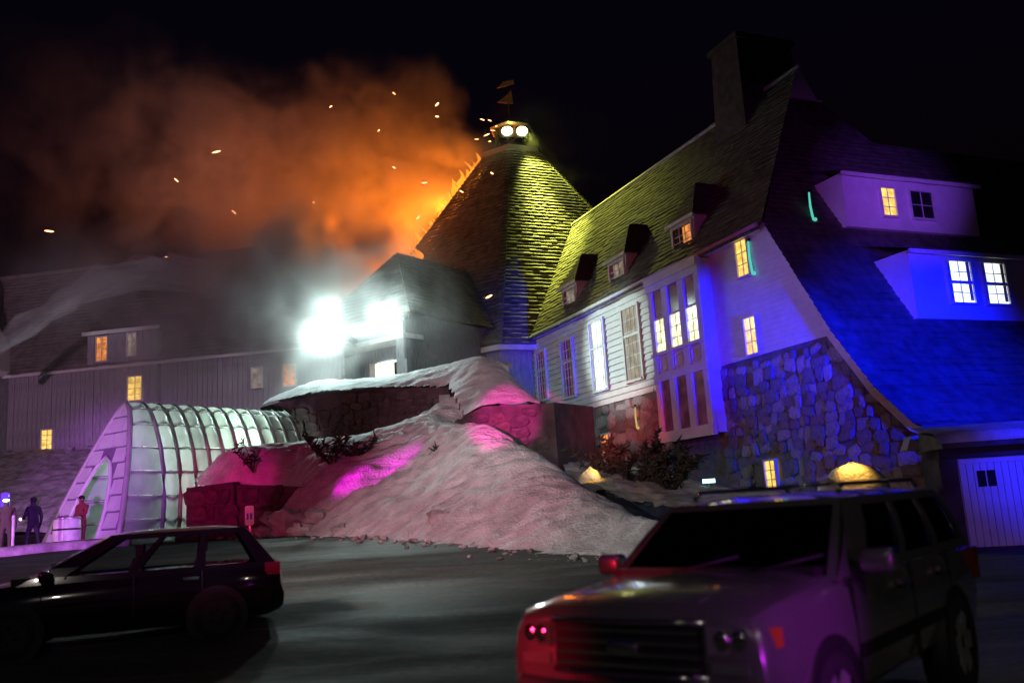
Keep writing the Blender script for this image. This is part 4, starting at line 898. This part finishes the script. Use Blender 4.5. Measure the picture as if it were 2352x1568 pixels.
# black wagon
bpaint = mat('black_car_paint', (.010, .008, .014), .12, .2, var=.1, vs=20, coat=1)
WG = dict(L=4.5, W=1.80, st=[(2.24, .60, .36, .60, 0), (2.20, .74, .30, .78, .02), (2.05, .84, .26, .86, .03), (1.7, .89, .24, .93, .05), (1.1, .90, .24, 1.0, .05), (.4, .90, .24, 1.03, .0), (-1.5, .90, .24, 1.06, .0), (-2.0, .88, .28, 1.06, 0), (-2.20, .82, .34, 1.0, 0), (-2.26, .74, .40, .7, 0)],
    gb=(1.30, -2.18), gt=(.15, -1.72), hb=.85, ht=.64, z0=1.04, z1=1.62, win=[(.13, .38), (.42, .66), (.70, .92)], wr=.34, wx=(1.38, -1.30), mx=.95, mz=1.08, hx=(-.1, -1.05), hz=.88, dx=(1.0, -.18, -1.1), rim=blackp, norail=True, cb=.11)
wc = at(300, 1300, 13.6)
wag = make_car('hatchback_car', 'glossy black hatchback with raked windscreen parked across the lot', 'car', (-6.05, 13.9, .10), math.radians(180 + 20), bpaint, WG)
for s_ in (-1, 1):
    a, b = sorted((s_ * .52, s_ * .80)); MB().ball((2.03, s_ * .70, .74), .17, 12, 8, 0, (1.0, .75, .42)).build('headlight', lens_c, wag)
    MB().ball((2.16, s_ * .62, .42), .08, 10, 7, 0, (.7, 1, 1)).build('fog_light', glow('fog_lamp_lens', (.55, .65, 1), 1.8) if s_ > 0 else lens_c, wag)
    a, b = sorted((s_ * .62, s_ * .86)); MB().box(-2.2, -1.98, a, b, .86, 1.04).build('tail_light', lens_o, wag)
MB().box(2.10, 2.235, -.45, .45, .52, .68).build('grille', blackp, wag)
MB().tube([(.72, .835, 1.02), (.70, .82, 1.06)], .02, 5).build('aerial_foot', blackp, wag)
lamp('wagon_daytime_light', Vector((-6.2, 13.7, .1)) + Vector((-2.25, -.95, .42)), 1.5, (.4, .5, 1), radius=.05)
# ================================================================== people
def person(label, p, face, jacket, legs, pose, extra=None):
    root = thing('person', label, 'person', p, face)
    V = []; E = []; R = []
    def add(pt, r, par=None):
        V.append(pt); R.append(r)
        if par is not None: E.append((par, len(V) - 1))
        return len(V) - 1
    pel = add((0, 0, .94), .135); sp1 = add((.01, 0, 1.12), .13, pel); ch_ = add((.02, 0, 1.32), .15, sp1); nk = add((.02, 0, 1.47), .062, ch_); hd2 = add((.04, 0, 1.56), .085, nk); add((.045, 0, 1.67), .088, hd2)
    for s_ in (-1, 1):
        hip = add((0, s_ * .10, .86), .098, pel); kn = add((.03 + pose['step'] * s_ * .10, s_ * .115, .48), .066, hip); an = add((-.02 + pose['step'] * s_ * .2, s_ * .12, .09), .05, kn); add((.15 + pose['step'] * s_ * .2, s_ * .13, .04), .042, an)
        sh = add((.01, s_ * .185, 1.38), .075, ch_); e_, h_ = pose['arms'][0 if s_ < 0 else 1]; el = add(e_(s_), .055, sh); wr_ = add(h_(s_), .04, el)
        hv_ = Vector(h_(s_)) - Vector(e_(s_)); hv_.normalize(); pm = add(tuple(Vector(h_(s_)) + hv_ * .06), .032, wr_)
        for k in range(5):
            o_ = (k - 2) * .018; ln = (.05, .075, .082, .076, .06)[k]; b_ = Vector(h_(s_)) + hv_ * .07 + Vector((o_, 0, 0)); add(tuple(b_ + hv_ * ln + Vector((0, -s_ * .015, 0))), .009, pm)
    me = bpy.data.meshes.new('body'); me.from_pydata(V, E, []); ob = bpy.data.objects.new('body', me); col.objects.link(ob); ob.parent = root
    sk = ob.modifiers.new('skin', 'SKIN'); me.skin_vertices or None
    if not me.skin_vertices: me.attributes  # layer is made by the modifier
    for i, r in enumerate(R): me.skin_vertices[0].data[i].radius = (r, r)
    me.skin_vertices[0].data[0].use_root = True
    sb = ob.modifiers.new('sub', 'SUBSURF'); sb.levels = sb.render_levels = 2; sk.use_smooth_shade = True
    me.materials.append(jacket)
    MB().ball((.115, 0, 1.60), .03, 8, 6, 0, (1, .6, .9)).ball((.085, -.085, 1.61), .022, 6, 5).ball((.085, .085, 1.61), .022, 6, 5).build('face', mat('skin', (.40, .25, .20), .6) if 'skin' not in MATS else MATS['skin'], root)
    MB().ball((.02, 0, 1.655), .112, 12, 8, .03, (1, .92, .85)).build('cap' if extra == 'cap' else 'hair', legs, root)
    if extra == 'cap': MB().prism([(.08, -.09), (.22, -.06), (.24, 0), (.22, .06), (.08, .09)], 'z', 1.66, 1.68).build('cap_brim', legs, root)
    return root
down = lambda s: (-.02, s * .26, 1.12); downh = lambda s: (.05, s * .27, .88)
fwd = lambda s: (.08, s * .25, 1.13); fwdh = lambda s: (.32, s * .16, 1.10)
navy = mat('dark_navy_cloth', (.018, .014, .03), .85); redc = mat('maroon_jacket', (.16, .02, .03), .8); blk = mat('black_cloth', (.012, .012, .014), .9); drab = mat('drab_turnout_coat', (.09, .075, .05), .85)
def gp(px_, py_, Y_): p = at(px_, py_, Y_); return (p.x, p.y, ground_z(p.x, p.y))
person('person in dark clothes walking past the violet tunnel front with a lamp', gp(74, 1285, 29.5), 2.6, navy, blk, dict(step=1, arms=[(down, downh), (fwd, fwdh)]))
person('person in maroon jacket and dark cap standing in the tunnel doorway', gp(186, 1270, 30.6), -1.9, redc, blk, dict(step=.2, arms=[(down, downh), (fwd, fwdh)]), 'cap')
person('person in drab coat with a green headlamp near the kerb', gp(10, 1290, 28.5), -1.0, drab, blk, dict(step=.3, arms=[(down, downh), (down, downh)]))
q = Vector(gp(74, 1285, 29.5)); tl = thing('hand_torch', 'small pale torch held by the person in dark clothes', 'torch', at(66, 1343, 29.4) if False else q + Vector((-.33, .05, 1.06)))
MB().tube([(-.10, 0, 0), (.08, 0, 0)], .022, 8).build('barrel', metal_d, tl); MB().ball((-.12, 0, 0), .05, 10, 7).build('lens', glow('torch_lens', (.9, .8, 1), 2.5), tl)
q = Vector(gp(10, 1290, 28.5)); hl = thing('headlamp', 'green white headlamp worn by the person in drab coat', 'headlamp', q + Vector((.02, -.10, 1.66)))
MB().ball((.05, -.05, 0), .07, 10, 7, 0, (1.6, .8, .7)).build('lens', glow('headlamp_lens_green', (.6, 1, .55), 4), hl); MB().tube([(-.1, .02, 0), (0, .12, 0), (.1, .02, 0)], .018, 6).build('strap', metal_d, hl)
mp_ = at(28, 1278, 28); mk = thing('marker_pole', 'thin pale marker pole standing in the snow by the kerb', 'pole', (mp_.x, mp_.y, ground_z(mp_.x, mp_.y)))
MB().tube([(0, 0, 0), (0, 0, 1.15)], .045, 8).build('shaft', trim, mk); MB().ball((0, 0, 1.15), .05, 8, 6).build('tip', trim, mk)
bl = at(12, 1150, 34); be = thing('beacon', 'blue violet beacon on a stand behind the person in drab coat', 'beacon', bl)
MB().tube([(0, 0, -.22), (0, 0, .28), (0, 0, .32)], [.16, .15, .05], 12).build('lens', glow('beacon_violet', (.20, .06, .9), .9), be); MB().tube([(0, 0, -.22), (0, 0, ground_z(bl.x, bl.y) - bl.z)], .05, 8).build('stand', metal_d, be)
# ================================================================== fire, sparks, smoke, water
fl_m = bpy.data.materials.new('flame'); fl_m.use_nodes = True; t = fl_m.node_tree; b = t.nodes['Principled BSDF']; b.inputs['Base Color'].default_value = (0, 0, 0, 1); b.inputs['Emission Color'].default_value = (1, .26, .02, 1); b.inputs['Emission Strength'].default_value = 3.2
random.seed(5)
A, B = TC + hv(-1, RB, ZB), TC + hv(-1, RT, ZT)
def flame(p, h):
    m = MB(); n, k = 7, 7; ph = random.random() * 6
    for i in range(k + 1):
        t_ = i / k; r = .32 * h * (1 - t_) ** .8 * (.55 + .6 * math.sin(math.pi * min(1, t_ * 1.4 + .15))); ox = -.35 * h * t_ * t_ + .10 * h * math.sin(5 * t_ + ph); oy = .08 * h * math.cos(4 * t_ + ph)
        for j in range(n): a = 2 * math.pi * j / n; m.v.append((ox + r * math.cos(a), oy + r * math.sin(a), h * t_))
    for i in range(k):
        for j in range(n): m.f.append((i * n + j, i * n + (j + 1) % n, (i + 1) * n + (j + 1) % n, (i + 1) * n + j)); m.sm.append(True)
    return tag(m.build('flame', fl_m, None, p), 'orange flame licking up behind the hip of the pyramid roof', 'flame', 'flames along the roof hip')
lbn, lbd = Vector((math.sin(TH - math.pi / 2), -math.cos(TH - math.pi / 2), 0)), Vector((.1, 1, 0)).normalized()     # normal of the face turned away, and back along it
for i in range(38):
    t_ = .30 + .68 * i / 37; p = A.lerp(B, t_) + lbn * random.uniform(-.1, .25) + lbd * random.uniform(.6, 1.6) + Vector((0, 0, random.uniform(-.5, -.1))); flame(p, random.uniform(.9, 2.0))
for i in range(7): p = at(905 + i * 9, 590 - i * 3, 60) + Vector((0, 0, -.7)); flame(p, random.uniform(.7, 1.3))
fire_c = (1, .20, .015)
for t_, pw in ((.85, 4200), (.62, 6000), (.42, 6000), (.30, 4200)):
    lamp('fire_glow_light', A.lerp(B, t_) + lbn * 2.4 + lbd * 4.0, pw, fire_c, radius=.8)
lamp('fire_glow_light', at(760, 520, 68), 3000, fire_c, radius=1.0)  # added lights inside the smoke carry the orange glow leftward
lamp('fire_glow_light', at(540, 480, 71), 1300, (1, .30, .16), radius=1.0)
lamp('fire_glow_light', at(720, 545, 54.5), 2300, (1, .27, .05), aim=at(630, 680, 50), spot=110, blend=.8, radius=1.0)  # added spot tints the smoke in front of the long wing
spark = glow('ember', (1, .42, .18), 5)
em = MB().ball((0, 0, 0), 1, 6, 4, .1, (1.6, 1, .8)).data('ember', spark)
sp = [(497, 349), (383, 591), (113, 531), (1004, 240), (1004, 268), (1130, 398), (1123, 681), (537, 487), (405, 414), (905, 215), (760, 245), (1125, 277), (1140, 290), (1118, 310), (1132, 300), (1108, 275), (1095, 320), (1125, 325), (960, 500), (905, 385), (720, 465), (975, 420), (1060, 440), (870, 300), (340, 670), (350, 690), (250, 630)]
for i, (a, b_) in enumerate(sp):
    o = bpy.data.objects.new('ember', em); col.objects.link(o); o.location = at(a, b_, 58 if a < 1100 or i == 6 else 62); r = .10 if i < 7 else random.uniform(.05, .085); o.scale = (r * random.uniform(.7, 2.4), r * .7, r * random.uniform(.5, .8)); o.rotation_euler = (0, random.uniform(-.8, .8), 0)
    if i == 6: o.location = at(a, b_, 44)
    tag(o, 'glowing ember drifting in the dark above the lodge', 'ember', 'embers blown from the fire')
def vol_mat(name, c, dens=None, aniso=.2):
    m = bpy.data.materials.new(name); m.use_nodes = True; t = m.node_tree; t.nodes.remove(t.nodes['Principled BSDF'])
    pv = t.nodes.new('ShaderNodeVolumePrincipled'); pv.inputs['Color'].default_value = (*c, 1); pv.inputs['Anisotropy'].default_value = aniso; pv.inputs['Density'].default_value = dens if dens else 1.0
    if dens: pv.inputs['Density Attribute'].default_value = ''
    t.links.new(pv.outputs[0], t.nodes['Material Output'].inputs['Volume']); return m
blobs = [(1060, 400, 66, 4.5, 1.2), (960, 440, 66, 5.5, 1.2), (850, 480, 64, 6.5, 1.2), (720, 470, 62, 7.5, 1.0), (600, 400, 62, 7.5, .8), (450, 350, 62, 8, .42), (270, 340, 62, 9, .15), (60, 330, 62, 10, .06), (800, 300, 64, 6, .7), (960, 290, 67, 5, .8), (640, 600, 58, 5.5, 1.1), (760, 620, 55, 5, 1.2),
         (560, 690, 50, 4.5, 1.6), (660, 740, 46.5, 4.2, 1.5), (770, 760, 44, 2.6, .7), (900, 715, 45.4, 2.2, 1.0), (480, 620, 53, 5, .8), (570, 800, 46.5, 4.0, .6), (300, 640, 51, 4, .3), (960, 660, 47.5, 3.6, .8), (720, 850, 43.5, 2.4, 1.0), (1240, 340, 68, 5, .06), (1330, 420, 68, 5, .06),
         (700, 620, 51, 4.8, 2.2), (800, 620, 51, 4.2, 2.0), (620, 560, 54, 5, 1.3), (880, 600, 53, 3.2, 1.0), (760, 545, 56, 5, 1.3), (120, 730, 46.5, 6, .22), (330, 720, 46, 6, .45), (470, 730, 46, 5, .6), (700, 680, 45.2, 3, 1.6), (610, 650, 46, 3.5, 1.4), (810, 650, 45.2, 2.5, 1.2), (900, 630, 44.6, 2.8, 1.0), (965, 600, 46.5, 3.2, .8), (1040, 650, 47, 3.5, .3)]
def smoke_volume():
    ng = bpy.data.node_groups.new('smoke_field', 'GeometryNodeTree'); ng.interface.new_socket('Geometry', in_out='OUTPUT', socket_type='NodeSocketGeometry'); ng.interface.new_socket('Geometry', in_out='INPUT', socket_type='NodeSocketGeometry')
    N = ng.nodes; Lk = ng.links; out = N.new('NodeGroupOutput'); N.new('NodeGroupInput')
    pos = N.new('GeometryNodeInputPosition')
    def ma(op, a, b=None, c=None):
        n = N.new('ShaderNodeMath'); n.operation = op
        for i, v in enumerate((a, b, c)):
            if v is None: continue
            if isinstance(v, (int, float)): n.inputs[i].default_value = v
            else: Lk.new(v, n.inputs[i])
        return n.outputs[0]
    # warp
    n0 = N.new('ShaderNodeTexNoise'); n0.inputs['Scale'].default_value = .16; n0.inputs['Detail'].default_value = 3; Lk.new(pos.outputs[0], n0.inputs['Vector'])
    vs = N.new('ShaderNodeVectorMath'); vs.operation = 'SUBTRACT'; Lk.new(n0.outputs['Color'], vs.inputs[0]); vs.inputs[1].default_value = (.5, .5, .5)
    sc = N.new('ShaderNodeVectorMath'); sc.operation = 'SCALE'; Lk.new(vs.outputs[0], sc.inputs[0]); sc.inputs['Scale'].default_value = 7
    ad = N.new('ShaderNodeVectorMath'); ad.operation = 'ADD'; Lk.new(pos.outputs[0], ad.inputs[0]); Lk.new(sc.outputs[0], ad.inputs[1]); P_ = ad.outputs[0]
    tot = None
    for (a, b_, Y_, r, wgt) in blobs:
        d = N.new('ShaderNodeVectorMath'); d.operation = 'DISTANCE'; Lk.new(P_, d.inputs[0]); d.inputs[1].default_value = at(a, b_, Y_)
        v = ma('MULTIPLY', ma('MAXIMUM', ma('SUBTRACT', 1.0, ma('POWER', ma('DIVIDE', d.outputs['Value'], r), 2.0)), 0.0), wgt)
        tot = v if tot is None else ma('ADD', tot, v)
    n1 = N.new('ShaderNodeTexNoise'); n1.inputs['Scale'].default_value = .30; n1.inputs['Detail'].default_value = 6; n1.inputs['Roughness'].default_value = .62; n1.inputs['Distortion'].default_value = .8; Lk.new(P_, n1.inputs['Vector'])
    nn = ma('MULTIPLY', ma('MAXIMUM', ma('SUBTRACT', n1.outputs[0], .43), 0.0), 9.0)
    den = ma('MULTIPLY', ma('MULTIPLY', tot, nn), DENS)
    vc = N.new('GeometryNodeVolumeCube'); Lk.new(den, vc.inputs['Density']); lo, hi = (-44, 41, 6.5), (13, 76, 40)
    vc.inputs['Min'].default_value = lo; vc.inputs['Max'].default_value = hi
    for k, ax in enumerate('XYZ'): vc.inputs['Resolution ' + ax].default_value = int((hi[k] - lo[k]) / .33)
    sm = N.new('GeometryNodeSetMaterial'); Lk.new(vc.outputs[0], sm.inputs[0]); sm.inputs['Material'].default_value = vol_mat('smoke', (.72, .70, .69), aniso=.25)
    Lk.new(sm.outputs[0], out.inputs[0])
    me = MB().box(-1, 1, -1, 1, -1, 1).data('smoke', None); o = bpy.data.objects.new('smoke', me); col.objects.link(o)
    md = o.modifiers.new('field', 'NODES'); md.node_group = ng
    return tag(o, 'billowing fire lit smoke drifting off the pyramid roof across the long wing', 'smoke', kind='stuff')
DENS = .19
smoke_volume()
# hose stream
jp = [at(-140, 880, 40), at(-40, 815, 41.5), at(60, 748, 43.5), at(150, 690, 45.5), at(240, 645, 47.5), at(330, 622, 49.5), at(430, 628, 51.5), at(540, 650, 53)]
jet = MB(); random.seed(3)
for k in range(16):
    o_ = [Vector((random.uniform(-1, 1), random.uniform(-1, 1), random.uniform(-1, 1))) for _ in jp]
    jet.tube([p + o_[i] * (.06 + .13 * i) for i, p in enumerate(jp)], [(.14 + .06 * i) * random.uniform(.5, 1.3) for i in range(len(jp))], 10)
jo = jet.build('water_jet', vol_mat('water_spray', (.95, .96, .98), .9, .1)); tag(jo, 'arching white jet of hose water sprayed over the long wing roof', 'water jet', kind='stuff')
